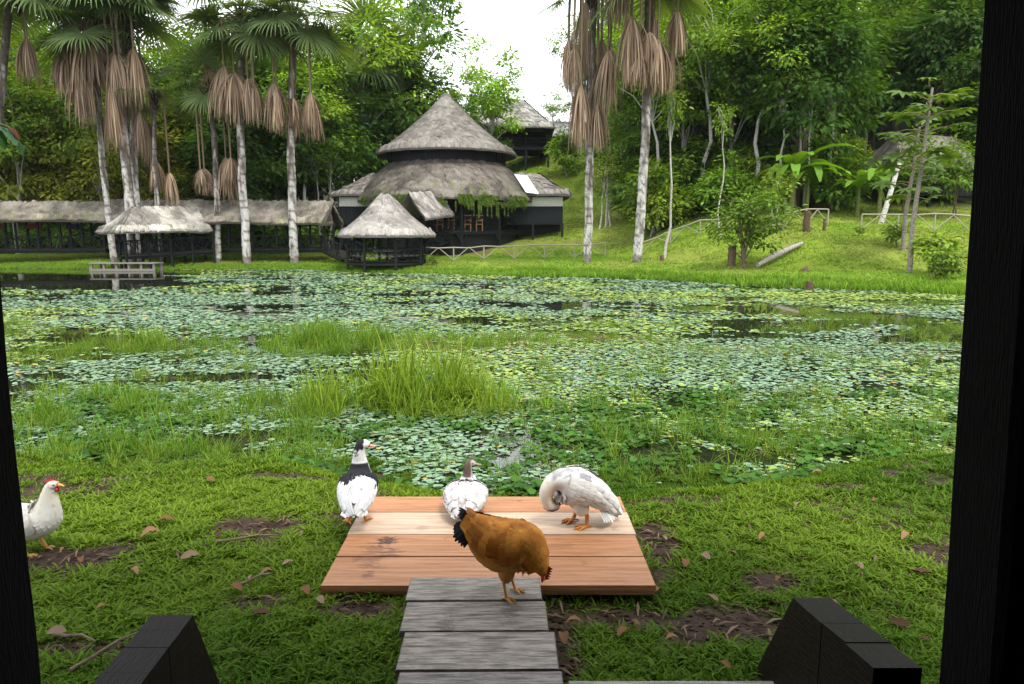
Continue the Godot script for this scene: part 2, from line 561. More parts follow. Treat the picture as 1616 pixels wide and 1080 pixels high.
func make_lodge() -> void:
	var c := at(706, 300, 53.0)
	c.y = 0.0
	var t := thing("round_lodge", "large round lodge with a two tiered grey thatched roof and dark walls", "building", c)
	var o := Vector3.ZERO
	var N := 12
	thatch(t, "upper_roof", cone(o, 0.12, 12.4, 5.25, 8.05, 16, 0.25), 64, 14, 9000, 0.55, Color(0.205, 0.19, 0.17), 0.28, true)
	thatch(t, "lower_roof", cone(o, 4.35, 7.3, 6.75, 4.65, 16, -0.22), 72, 10, 9500, 0.55, Color(0.15, 0.135, 0.117), 0.55, true, 0.08)
	var cap := Geo.new(); cap.col = Color(0.2, 0.19, 0.17)
	cap.tube([Vector3(0, 12.2, 0), Vector3(0, 12.45, 0), Vector3(0, 12.56, 0)], [0.42, 0.36, 0.1], 12)
	part(t, "roof_cap", cap.mesh(), M.thatch)
	# the band of panels between the two roofs
	for k in 24:
		var a := ring(o, 4.35, k + 0.03, 24, 7.1); var b := ring(o, 4.35, k + 0.97, 24, 7.1)
		var m := Geo.new()
		var up := Vector3(0, 1.5, 0)
		m.quad(a, b, b + up, a + up); m.quad(a * 0.985 + up * 0.02, a * 0.985 + up, b * 0.985 + up, b * 0.985)
		part(t, "wall_panel", m.mesh(), M.panel)
		bar(t, "batten", ring(o, 4.39, k, 24, 7.1), ring(o, 4.39, k, 24, 8.6), 0.08, 0.08, M.timber)
	# inner wall, floor, posts
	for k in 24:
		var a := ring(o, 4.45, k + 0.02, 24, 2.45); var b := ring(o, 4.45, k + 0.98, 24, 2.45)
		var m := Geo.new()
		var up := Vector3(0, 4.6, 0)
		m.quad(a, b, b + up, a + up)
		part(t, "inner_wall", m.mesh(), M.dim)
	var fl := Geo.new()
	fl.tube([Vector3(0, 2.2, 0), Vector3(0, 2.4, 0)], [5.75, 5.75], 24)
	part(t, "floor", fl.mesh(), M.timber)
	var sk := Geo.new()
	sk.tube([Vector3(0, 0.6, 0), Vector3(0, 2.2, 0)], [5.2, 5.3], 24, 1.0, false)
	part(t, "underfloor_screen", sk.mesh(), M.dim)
	for k in N:
		var foot := ring(o, 5.7, k + 0.5, N, ground(c.x + ring(o, 5.7, k + 0.5, N, 0).x, 53.0 - ring(o, 5.7, k + 0.5, N, 0).z) - 0.3)
		post(t, foot, 5.0, 0.17)
		var a := ring(o, 5.7, k + 0.5, N, 2.4); var b := ring(o, 5.7, k + 1.5, N, 2.4)
		if k < 3 or k > 7: railing(t, a, b, 1.0, 1, 0.075, M.timber, true, true)
		bar(t, "eave_beam", a + Vector3(0, 2.35, 0), b + Vector3(0, 2.35, 0), 0.14, 0.18, M.timber)
		# flared brackets under the floor
		var r0 := a * 1.0; var dirv := (b - a).normalized()
		for s in [-1.0, 1.0]:
			bar(t, "bracket", Vector3(r0.x, 1.55, r0.z), Vector3(r0.x, 2.3, r0.z) + dirv * s * 0.45, 0.1, 0.1, M.timber)
	# greenery that grows out of the eave
	var moss := Swarm.new()
	var hang := Geo.new()
	hang.col = Color(1, 1, 1)
	for k in 5:
		var x := rnd(-0.4, 0.4); var l := rnd(0.5, 1.0)
		hang.leaf(Vector3(x, 0, 0), Vector3(rnd(-0.3, 0.3), -1, rnd(0.0, 0.4)).normalized(), Vector3.RIGHT, l, 0.09)
		hang.leaf(Vector3(x, -0.1, 0.05), Vector3(rnd(-1, 1), rnd(-0.6, 0.5), 0.6).normalized(), Vector3(0.3, 1, 0).normalized(), l * 0.5, 0.12)
	for k in 1500:
		var a := rnd(-1.15, 1.05)
		var dens := ns(a * 4.0, 7.0, 0.8) + 0.15 - (0.5 if a < -0.75 else 0.0)
		if rng.randf() > dens * 1.6 + 0.35: continue
		var q := Vector3(sin(a) * 6.75, 4.62 + rnd(-0.35, 0.28), cos(a) * 6.75)
		var l := rnd(0.16, 0.4) * (1.9 if rng.randf() < 0.05 else 1.0)
		moss.add(Basis(Vector3.UP, a + rnd(-0.6, 0.6)).scaled(Vector3(0.3, l, 0.3)), q, shade(Color(0.12, 0.2, 0.03), rnd(0.6, 1.3)))
	for k in 46:
		var a := rnd(-0.5, 0.95)
		var q := Vector3(sin(a) * 6.7, 4.4, cos(a) * 6.7)
		for j in int(rnd(3, 9)):
			moss.add(Basis(Vector3.UP, a + rnd(-1, 1)).scaled(Vector3(0.12, 0.2, 0.12)), q + Vector3(0, -0.14 * j, 0), shade(Color(0.16, 0.24, 0.06), rnd(0.6, 1.2)))
	var mo := moss.node(hang.mesh(), M.leaf)
	mo.name = "eave_moss"
	tag(mo, "", "", "", "stuff")
	t.add_child(mo)
	# the two wings
	for s in [1.0, -1.0]:
		var wing := Node3D.new()
		wing.name = "side_wing"
		wing.set_meta("label", "low thatched wing with a white window strip above dark boards")
		t.add_child(wing, true)
		var x0: float = 4.3 * s; var x1: float = (8.6 if s > 0 else 7.7) * s; var zf := 2.2
		var a := Vector3(x0, 6.85, -0.8); var b := Vector3(x1 - s * 1.6, 6.75, -0.8)
		thatch(wing, "wing_roof", saddle(a, b, 3.5, 1.72, 0.0, 2.2) if s > 0 else saddle(b, a, 3.5, 1.72, 2.2, 0.0), 44, 8, 2600, 0.55, Color(0.225, 0.21, 0.19), 0.35)
		for q in [Vector3(x1, 0, zf), Vector3(x1, 0, -3.5), Vector3((x0 + x1) * 0.5, 0, zf)]:
			post(wing, Vector3(q.x, ground(c.x + q.x, 53.0 - q.z) - 0.3, q.z), 3.0 if q.x != x1 else 5.0, 0.16)
		var nb := 14
		for k in nb:
			var xa := lerpf(x0, x1, (k + 0.04) / nb); var xb := lerpf(x0, x1, (k + 0.96) / nb)
			bar(wing, "board", Vector3((xa + xb) * 0.5, 3.0, zf), Vector3((xa + xb) * 0.5, 4.15, zf), absf(xb - xa), 0.05, M.panel)
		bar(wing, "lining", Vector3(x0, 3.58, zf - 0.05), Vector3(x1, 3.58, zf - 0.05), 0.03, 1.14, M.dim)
		bar(wing, "sill", Vector3(x0, 4.18, zf), Vector3(x1, 4.18, zf), 0.12, 0.08, M.timber)
		bar(wing, "top_plate", Vector3(x0, 4.95, zf), Vector3(x1, 4.95, zf), 0.12, 0.12, M.timber)
		bar(wing, "white_wall", Vector3(x0, 4.56, zf - 0.06), Vector3(x1, 4.56, zf - 0.06), 0.04, 0.68, M.whitewash)
		bar(wing, "end_wall", Vector3(x1, 3.58, zf), Vector3(x1, 3.58, -3.5), 0.06, 1.15, M.panel)
		bar(wing, "white_wall", Vector3(x1, 4.56, zf), Vector3(x1, 4.56, -3.5), 0.04, 0.68, M.whitewash)
		bar(wing, "floor", Vector3((x0 + x1) * 0.5, 2.95, zf), Vector3((x0 + x1) * 0.5, 2.95, -3.5), absf(x1 - x0), 0.1, M.timber)
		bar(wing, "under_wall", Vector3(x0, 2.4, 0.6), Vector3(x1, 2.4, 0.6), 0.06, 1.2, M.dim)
	# a pale corrugated sheet laid in the roof
	var sh := Geo.new()
	var sa := Vector3(5.05, 6.5, 2.3); var sdx := Vector3(0.95, -0.1, -0.2); var sdy := Vector3(0.85, -1.35, 0.75)
	for k in 10:
		var e0 := sa + sdx * (k / 10.0); var e1 := sa + sdx * ((k + 1) / 10.0)
		var up := Vector3(0, 0.03, 0.02)
		var u0 := up if k % 2 == 0 else Vector3.ZERO; var u1 := Vector3.ZERO if k % 2 == 0 else up
		sh.quad(e0 + sdy + u0, e1 + sdy + u1, e1 + u1, e0 + u0)
	part(t, "roof_sheet", sh.mesh(), M.sheet)
	# chairs and tables behind the railing
	for k in [[-0.45, 5.0], [0.35, 5.05], [1.5, 5.0], [2.3, 4.9]]:
		var p := c + Vector3(k[0] + 0.35, 2.41, k[1])
		var ch := thing("dining_chair", "brown wooden chair behind the lodge railing", "chair", p, "chairs on the lodge veranda")
		for q in [[-0.2, -0.2], [0.2, -0.2], [-0.2, 0.2], [0.2, 0.2]]:
			bar(ch, "leg", Vector3(q[0], 0, q[1]), Vector3(q[0], 0.46 if q[1] > 0 else 1.15, q[1]), 0.06, 0.06, M.chair)
		bar(ch, "seat", Vector3(0, 0.48, -0.25), Vector3(0, 0.48, 0.25), 0.5, 0.05, M.chair)
		for y in [0.75, 1.05]: bar(ch, "back_slat", Vector3(-0.2, y, -0.2), Vector3(0.2, y, -0.2), 0.03, 0.12, M.chair)

func make_gazebo() -> void:
	var c := at(611, 415, 41.6)
	c.y = 0.0
	var t := thing("lakeside_gazebo", "small open gazebo with a conical thatched roof on the pond shore", "gazebo", c)
	var o := Vector3.ZERO
	thatch(t, "roof", cone(o, 0.3, 4.5, 2.95, 2.15, 8, 0.18), 48, 10, 4200, 0.45, Color(0.3, 0.285, 0.262), 0.3, true)
	var cap := Geo.new(); cap.col = Color(0.25, 0.24, 0.22)
	cap.tube([Vector3(0, 4.35, 0), Vector3(0, 4.53, 0), Vector3(0, 4.58, 0)], [0.42, 0.32, 0.08], 10)
	part(t, "roof_cap", cap.mesh(), M.thatch)
	var N := 8
	var fl := Geo.new()
	fl.tube([Vector3(0, 0.42, 0), Vector3(0, 0.54, 0)], [2.42, 2.42], 8)
	part(t, "floor", fl.mesh(), M.timber, Transform3D(Basis(Vector3.UP, TAU / 16), Vector3.ZERO))
	for k in N:
		var foot := ring(o, 2.35, k + 0.5, N, -0.25)
		post(t, foot, 2.4, 0.13)
		var a := ring(o, 2.35, k + 0.5, N, 0.54); var b := ring(o, 2.35, k + 1.5, N, 0.54)
		if k != 4: railing(t, a, b, 0.8, 2, 0.05)
		bar(t, "eave_beam", a + Vector3(0, 1.7, 0), b + Vector3(0, 1.7, 0), 0.1, 0.12, M.timber)
		bar(t, "rafter", ring(o, 2.35, k + 0.5, N, 2.3), Vector3(0, 4.2, 0), 0.07, 0.07, M.timber)
		if k != 4:
			bar(t, "bench_board", ring(o, 2.0, k + 0.5, N, 0.95), ring(o, 2.0, k + 1.5, N, 0.95), 0.35, 0.05, M.grey_wood)
	var g := Geo.new()
	g.tube([Vector3(0, 1.18, 0), Vector3(0, 1.24, 0)], [0.85, 0.85], 16)
	part(t, "table_top", g.mesh(), M.grey_wood)
	bar(t, "table_leg", Vector3(0, 0.54, 0), Vector3(0, 1.18, 0), 0.14, 0.14, M.timber)
	# covered footway from the lodge to the gazebo
	var w := thing("gazebo_footway", "short steep thatched footway roof between the gazebo and the round lodge", "walkway", Vector3(c.x, 0, c.z))
	var a := Vector3(1.0, 4.75, -2.6); var b := Vector3(2.5, 5.15, -5.6)
	thatch(w, "roof", saddle(a, b, 1.25, 1.6), 30, 7, 1600, 0.4, Color(0.33, 0.31, 0.29), 0.6, false, 0.05)
	for q in [a, b]:
		for s in [-1.0, 1.0]:
			post(w, Vector3(q.x + s * 0.9, 0.3, q.z - s * 0.3), q.y - 1.2, 0.12)
	var f0 := Vector3(0.5, 0.62, -2.2); var f1 := Vector3(3.0, 1.9, -7.0)
	bar(w, "deck", f0, f1, 1.5, 0.12, M.timber)
	railing(w, f0 + Vector3(0.8, 0.06, 0.3), f1 + Vector3(0.8, 0.06, 0.3), 0.9, 5, 0.05)
	railing(w, f0 + Vector3(-0.8, 0.06, -0.3), f1 + Vector3(-0.8, 0.06, -0.3), 0.9, 5, 0.05)

func walkway(t: Node3D, a: Vector3, b: Vector3, width: float, bays: int, roof_y: float, roofed := true) -> void:
	var ax := (b - a).normalized()
	var side := ax.cross(Vector3.UP).normalized() * width * 0.5
	var nb := int(a.distance_to(b) / 0.3)
	bar(t, "joist", a + side * 0.8 + Vector3(0, -0.12, 0), b + side * 0.8 + Vector3(0, -0.12, 0), 0.1, 0.16, M.timber)
	bar(t, "joist", a - side * 0.8 + Vector3(0, -0.12, 0), b - side * 0.8 + Vector3(0, -0.12, 0), 0.1, 0.16, M.timber)
	var planks := Node3D.new()
	planks.name = "deck"
	t.add_child(planks, true)
	for k in nb:
		var q := a.lerp(b, (k + 0.5) / nb)
		bar(planks, "plank", q - side, q + side, 0.27, 0.05, M.timber_brown)
	for k in bays + 1:
		for s in [-1.0, 1.0]:
			var q: Vector3 = a.lerp(b, float(k) / bays) + side * s
			post(t, Vector3(q.x, ground(t.position.x + q.x, -(t.position.z + q.z)) - 0.2, q.z), roof_y if roofed else q.y + 1.0, 0.12)
	for s in [-1.0, 1.0]:
		for k in bays:
			railing(t, a.lerp(b, float(k) / bays) + side * s, a.lerp(b, float(k + 1) / bays) + side * s, 0.92, 2, 0.05)

func make_walkways() -> void:
	# the long roof that runs along the back of the lawn
	var A := at(-70, 388, 46.0); var B := at(172, 388, 48.0); var C := at(520, 385, 46.5)
	A.y = 1.15; B.y = 1.15; C.y = 1.2
	var t := thing("covered_walkway", "long thatched walkway with crossed railings behind the boat landing, its ridge lichen streaked", "walkway", A)
	walkway(t, Vector3.ZERO, B - A, 1.7, 7, 2.45)
	thatch(t, "roof", saddle(Vector3(-0.5, 3.25, 0), B - A + Vector3(0.8, 3.2, 0), 1.75, 1.25), 70, 8, 7000, 0.5, Color(0.205, 0.185, 0.15), 0.55, false, 0.3)
	var t2 := thing("covered_walkway", "thatched walkway between the tall palms whose straight eave stops short of the lodge", "walkway", B)
	walkway(t2, Vector3(0.9, 0, 0), C - B, 1.7, 9, 2.45)
	thatch(t2, "roof", saddle(Vector3(0.2, 3.4, -0.2), C - B + Vector3(0.3, 3.15, 0), 1.8, 1.45), 80, 8, 9000, 0.5, Color(0.2, 0.18, 0.148), 0.55, false, 0.1)
	# the curved roof further back
	var t3 := thing("rear_walkway", "low thatched roof curving away behind the palms towards the forest", "walkway", at(330, 388, 53.0) * Vector3(1, 0, 1))
	var p0 := Vector3(0, 4.35, 0); var p1 := at(455, 300, 60.0) - t3.position
	p1.y = 5.6
	thatch(t3, "roof", saddle(p0, p1, 1.6, 1.3), 40, 6, 1800, 0.5, Color(0.24, 0.225, 0.2), 0.5)
	for k in 5:
		var q := p0.lerp(p1, k / 4.0)
		post(t3, Vector3(q.x - 0.6, 0.3, q.z + 0.5), q.y - 0.9, 0.12)
		post(t3, Vector3(q.x + 0.6, 0.3, q.z - 0.5), q.y - 0.9, 0.12)
	# the shelter that reaches out to the water
	var S0 := at(205, 405, 43.2); var S1 := at(330, 395, 46.3)
	S0.y = 0.0; S1.y = 0.0
	var t4 := thing("landing_shelter", "pale thatched landing shelter with rounded hip end reaching out to the water", "shelter", S0)
	var e := S1 - S0
	walkway(t4, Vector3(-0.3, 0.85, 0.2), e + Vector3(0, 1.1, 0), 1.9, 4, 2.75)
	thatch(t4, "roof", saddle(Vector3(0.4, 3.85, 0), e + Vector3(-0.6, 3.95, 0), 1.75, 1.5, 1.5, 0.0), 56, 9, 6000, 0.48, Color(0.31, 0.295, 0.265), 0.7, false, 0.1)
	# open boardwalk on to the gazebo
	var D := at(555, 398, 43.5)
	D.y = 0.65
	var t5 := thing("open_boardwalk", "unroofed dark boardwalk with crossed railings leading to the gazebo", "walkway", C)
	walkway(t5, Vector3(0.2, -0.05, 0.2), D - C, 1.5, 3, 0.0, false)
	# landing stage
	var L := at(199, 415, 41.8)
	L.y = 0.0
	var k6 := thing("landing_stage", "low weathered grey landing stage standing in the pond", "jetty", L)
	for j in 4: bar(k6, "plank", Vector3(-1.95, 0.47, 0.45 - j * 0.3), Vector3(2.0, 0.47, 0.45 - j * 0.3), 0.27, 0.06, M.grey_wood)
	for j in 6:
		for z in [0.45, -0.4]: bar(k6, "post", Vector3(-1.85 + j * 0.75, -0.5, z), Vector3(-1.85 + j * 0.75, 0.44, z), 0.12, 0.12, M.grey_wood)
	bar(k6, "brace", Vector3(-1.95, 0.08, 0.55), Vector3(2.0, 0.08, 0.55), 0.06, 0.14, M.grey_wood)
	# things left hanging in the walkway
	for j in [[0.30, 0.13, 0.04, 0.025], [0.55, 0.1, 0.02, 0.015], [0.8, 0.025, 0.02, 0.05]]:
		var q: Vector3 = A.lerp(B, j[0]) + Vector3(0, 1.15, 0.5)
		var cl := Geo.new(); cl.col = Color(j[1], j[2], j[3])
		for m in 8:
			var xx := -0.5 + m * 0.125
			cl.quad(Vector3(xx, 0.25, 0.05 * sin(m * 1.9)), Vector3(xx + 0.125, 0.25, 0.05 * sin((m + 1) * 1.9)), Vector3(xx + 0.125, 0.6, 0.02), Vector3(xx, 0.6, 0.02))
		var cloth := part(self, "hung_cloth", cl.mesh(), M.dead, Transform3D(Basis.IDENTITY, q))
		tag(cloth, ["dull reddish cloth hung under the walkway thatch", "small dark red cloth hung under the walkway thatch", "purple cloth hung under the walkway thatch end"][[0.30, 0.55, 0.8].find(j[0])], "cloth")

func make_hill_huts() -> void:
	var c := at(818, 240, 79.0)
	var gy := ground(c.x, 79.0)
	c.y = 0.0
	var t := thing("hill_hut", "thatched open hut high on the hill behind the round lodge", "building", c)
	var fy := 11.3
	thatch(t, "roof", saddle(Vector3(-2.6, 17.2, 0), Vector3(0.6, 16.9, 0), 4.2, 3.5, 2.6, 3.2), 60, 9, 3800, 0.75, Color(0.29, 0.28, 0.26), 0.45)
	for x in [-4.0, -1.6, 0.8, 3.2]:
		for z in [3.2, -2.8]:
			post(t, Vector3(x, minf(ground(c.x + x, 79.0 - z), fy) - 0.3, z), 14.0, 0.22)
	bar(t, "floor", Vector3(-0.4, fy, 3.4), Vector3(-0.4, fy, -3.0), 7.6, 0.2, M.timber)
	bar(t, "back_wall", Vector3(-4.0, fy + 1.3, -2.7), Vector3(3.2, fy + 1.3, -2.7), 0.1, 2.6, M.dim)
	for x in [-4.0, -1.6, 0.8]: railing(t, Vector3(x, fy + 0.1, 3.2), Vector3(x + 2.4, fy + 0.1, 3.2), 1.0, 2, 0.08)
	# work bench in front of it
	var b := thing("timber_stand", "dark timber stand on the slope below the hill hut", "stand", on_ground(832, 262, 70.0))
	for x in [-1.3, -0.4, 0.5, 1.3]:
		for z in [-0.5, 0.5]: bar(b, "leg", Vector3(x, -0.5, z), Vector3(x, 1.0, z), 0.14, 0.14, M.timber_brown)
	for z in [-0.4, 0.0, 0.4]: bar(b, "plank", Vector3(-1.5, 1.05, z), Vector3(1.5, 1.05, z), 0.36, 0.1, M.timber_brown)
	# roofs that only peep out of the trees
	for q in [[978, 95, 96.0, 2.4, "grey roof of a hut peeping out of the forest between the two hillside palms"], [884, 192, 92.0, 1.6, "pale roof corner of a hut beside the hill hut"]]:
		var h := at(q[0], q[1], q[2])
		var gh := ground(h.x, q[2])
		var r := thing("forest_hut", q[4], "building", Vector3(h.x, 0, h.z))
		thatch(r, "roof", saddle(Vector3(-q[3], h.y, 0), Vector3(q[3], h.y, 0), 3.0, 2.2), 24, 6, 900, 0.7, Color(0.3, 0.3, 0.3), 0.3)
		for x in [-q[3], q[3]]:
			for z in [-2.3, 2.3]: post(r, Vector3(x, gh - 0.3, z), h.y - 1.6, 0.2)
		bar(r, "wall", Vector3(-q[3], (gh + h.y - 2.0) * 0.5, 0), Vector3(q[3], (gh + h.y - 2.0) * 0.5, 0), 0.2, maxf(h.y - 2.0 - gh, 1.0), M.panel)
	# the hut half hidden at the right
	var e := on_ground(1448, 345, 46.5)
	var base := e.y
	e.y = 0.0
	var k := thing("forest_edge_hut", "dark hut with a ragged thatched gable half hidden behind cecropia leaves", "building", e)
	thatch(k, "roof", saddle(Vector3(-1.4, base + 4.5, -0.8), Vector3(2.6, base + 4.2, -0.8), 3.0, 2.3, 1.2, 0.0), 40, 8, 2600, 0.55, Color(0.17, 0.155, 0.14), 0.5, false, 0.1)
	for j in 12:
		var x := -2.9 + j * 0.5
		bar(k, "board", Vector3(x, base + 0.3, 1.0), Vector3(x, base + 2.1, 1.0), 0.47, 0.05, M.panel)
	bar(k, "side_wall", Vector3(-3.1, base + 1.2, 1.0), Vector3(-3.1, base + 1.2, -3.0), 0.06, 1.8, M.panel)
	for x in [-3.1, 0.0, 3.0]:
		post(k, Vector3(x, base - 0.6, 1.1), base + 2.6, 0.17)
		post(k, Vector3(x, base - 0.4, -3.0), base + 2.6, 0.17)
	bar(k, "back_wall", Vector3(-3.1, base + 1.3, -2.9), Vector3(3.1, base + 1.3, -2.9), 0.06, 2.4, M.dim)

func stick_fence(label: String, pts: Array, h := 0.85) -> void:
	var t := thing("stick_fence", label, "fence", pts[0])
	var rail_pts := []
	for k in pts.size():
		var q: Vector3 = pts[k] - pts[0]
		var top := q + Vector3(0, h * rnd(0.92, 1.05), 0)
		var g := Geo.new(); g.tube([q + Vector3(0, -0.2, 0), top], [0.05, 0.045], 6)
		part(t, "post", g.mesh(), M.stick)
		rail_pts.push_back(top)
	for k in pts.size() - 1:
		var g := Geo.new(); g.tube([rail_pts[k] + Vector3(0, 0.02, 0), rail_pts[k].lerp(rail_pts[k + 1], 0.5) + Vector3(0, rnd(-0.05, 0.05), 0), rail_pts[k + 1] + Vector3(0, 0.02, 0)], [0.04, 0.036, 0.04], 6)
		part(t, "rail", g.mesh(), M.stick)
		var mid: Vector3 = rail_pts[k].lerp(rail_pts[k + 1], 0.5)
		for s in [k, k + 1]:
			var foot: Vector3 = pts[s] - pts[0] + Vector3(0, 0.06, 0)
			var b := Geo.new(); b.tube([foot, mid], [0.032, 0.03], 6)
			part(t, "brace", b.mesh(), M.stick)

func make_fences() -> void:
	var line := func(u0, v0, d0, u1, v1, d1, n) -> Array:
		var r := []
		for k in n + 1:
			var f: float = float(k) / n
			r.push_back(on_ground(lerpf(u0, u1, f), lerpf(v0, v1, f), lerpf(d0, d1, f)))
		return r
	stick_fence("pale stick fence with zigzag braces below the round lodge", line.call(668, 406, 43.0, 955, 398, 44.5, 6))
	stick_fence("thin stick fence behind the slender pale saplings", line.call(1012, 388, 42.0, 1150, 372, 41.0, 3), 0.8)
	stick_fence("short stick fence with a stump for a post beside the banana clump", line.call(1235, 372, 39.5, 1305, 372, 40.0, 2), 0.9)
	stick_fence("stick fence in front of the dark hut half hidden by leaves", line.call(1358, 372, 38.0, 1530, 385, 37.0, 3), 0.9)

# ---------------------------------------------------------------- fan palms
var fans := []
var dry_fans := []
func fan_leaf(elev: float, dry := false) -> Mesh:
	# points along +z from the trunk, bends with gravity
	var g := Geo.new()
	var L := 2.2
	var dir := Vector3(0, sin(elev), cos(elev))
	var pts := []; var rad := []
	var q := Vector3.ZERO; var t := dir
	for k in 7:
		pts.push_back(q); rad.push_back(0.05 - 0.004 * k)
		q += t * L / 6.0
		t = (t + Vector3.DOWN * 0.06).normalized()
	g.col = Color(0.16, 0.2, 0.06) if not dry else Color(0.2, 0.15, 0.09)
	g.tube(pts, rad, 5, 1.0, false)
	var hub: Vector3 = pts[6]
	var nrm := (Vector3.UP - t * t.dot(Vector3.UP)).normalized()
	if nrm.length() < 0.1: nrm = Vector3.BACK
	var side := t.cross(nrm).normalized()
	var n := 46
	for k in n:
		var a := lerpf(-2.55, 2.55, (k + 0.5) / n) + rnd(-0.03, 0.03)
		var ray := (t * cos(a) + side * sin(a) + nrm * (0.22 - 0.2 * absf(sin(a)))).normalized()
		var len_ := (2.6 - 0.45 * absf(a) / 2.5) * rnd(0.9, 1.08)
		var across := (ray.cross(nrm)).normalized()
		var p := hub; var r := ray
		var band := []; var wid := []
		for m in 6:
			band.push_back(p)
			wid.push_back([0.012, 0.04, 0.06, 0.05, 0.032, 0.006][m])
			p += r * len_ / 5.0
			r = (r + Vector3.DOWN * [0.02, 0.08, 0.25, 0.55, 0.8, 0.0][m] * rnd(0.6, 1.3)).normalized()
		var base := Color(0.12, 0.18, 0.07) if not dry else Color(0.24, 0.19, 0.1)
		g.col = shade(base, rnd(0.7, 1.25)).lerp(Color(0.2, 0.2, 0.07), 0.25 if rng.randf() < 0.2 else 0.0)
		g.strip(band, wid, across)
	return g.mesh()

func dead_fan() -> Mesh:
	# a withered blade that has closed like an umbrella: apex at 0, hangs to y = -1 within a radius of 1
	var g := Geo.new()
	var tone := Color(0.29, 0.195, 0.13)
	var lop := rnd(-0.25, 0.25)
	for k in 120:
		var a := rnd(0, TAU)
		var R := pow(rng.randf(), 0.5) * (0.85 + 0.3 * sin(a * 3.0 + lop * 9.0))
		var dirv := Vector3(cos(a), 0, sin(a))
		var l := rnd(0.72, 1.08) * (1.0 if rng.randf() > 0.2 else 0.7)
		var pts := []; var wid := []
		var w := rnd(0.03, 0.07)
		var tw := rnd(-0.35, 0.35)
		var kick := rnd(-0.12, 0.16) if rng.randf() < 0.5 else 0.0
		for m in 7:
			var f := m / 6.0
			var r := R * (0.75 * (1.0 - pow(1.0 - f, 2.6)) + 0.3 * f) + kick * f * f * f
			var sw := dirv.rotated(Vector3.UP, tw * f)
			pts.push_back(sw * r + Vector3(lop * f * f, -l * (f * 0.9 + 0.1 * f * f) + 0.05 * R * sin(PI * f), 0))
			wid.push_back(w * [0.6, 0.95, 1.0, 0.85, 0.65, 0.45, 0.12][m])
		g.col = shade(tone.lerp(Color(0.44, 0.35, 0.25), rng.randf() * rng.randf()), rnd(0.5, 1.25))
		g.strip(pts, wid, Vector3(-dirv.z, 0.0, dirv.x).rotated(Vector3(0, 1, 0), rnd(-0.9, 0.9)))
	return g.mesh()

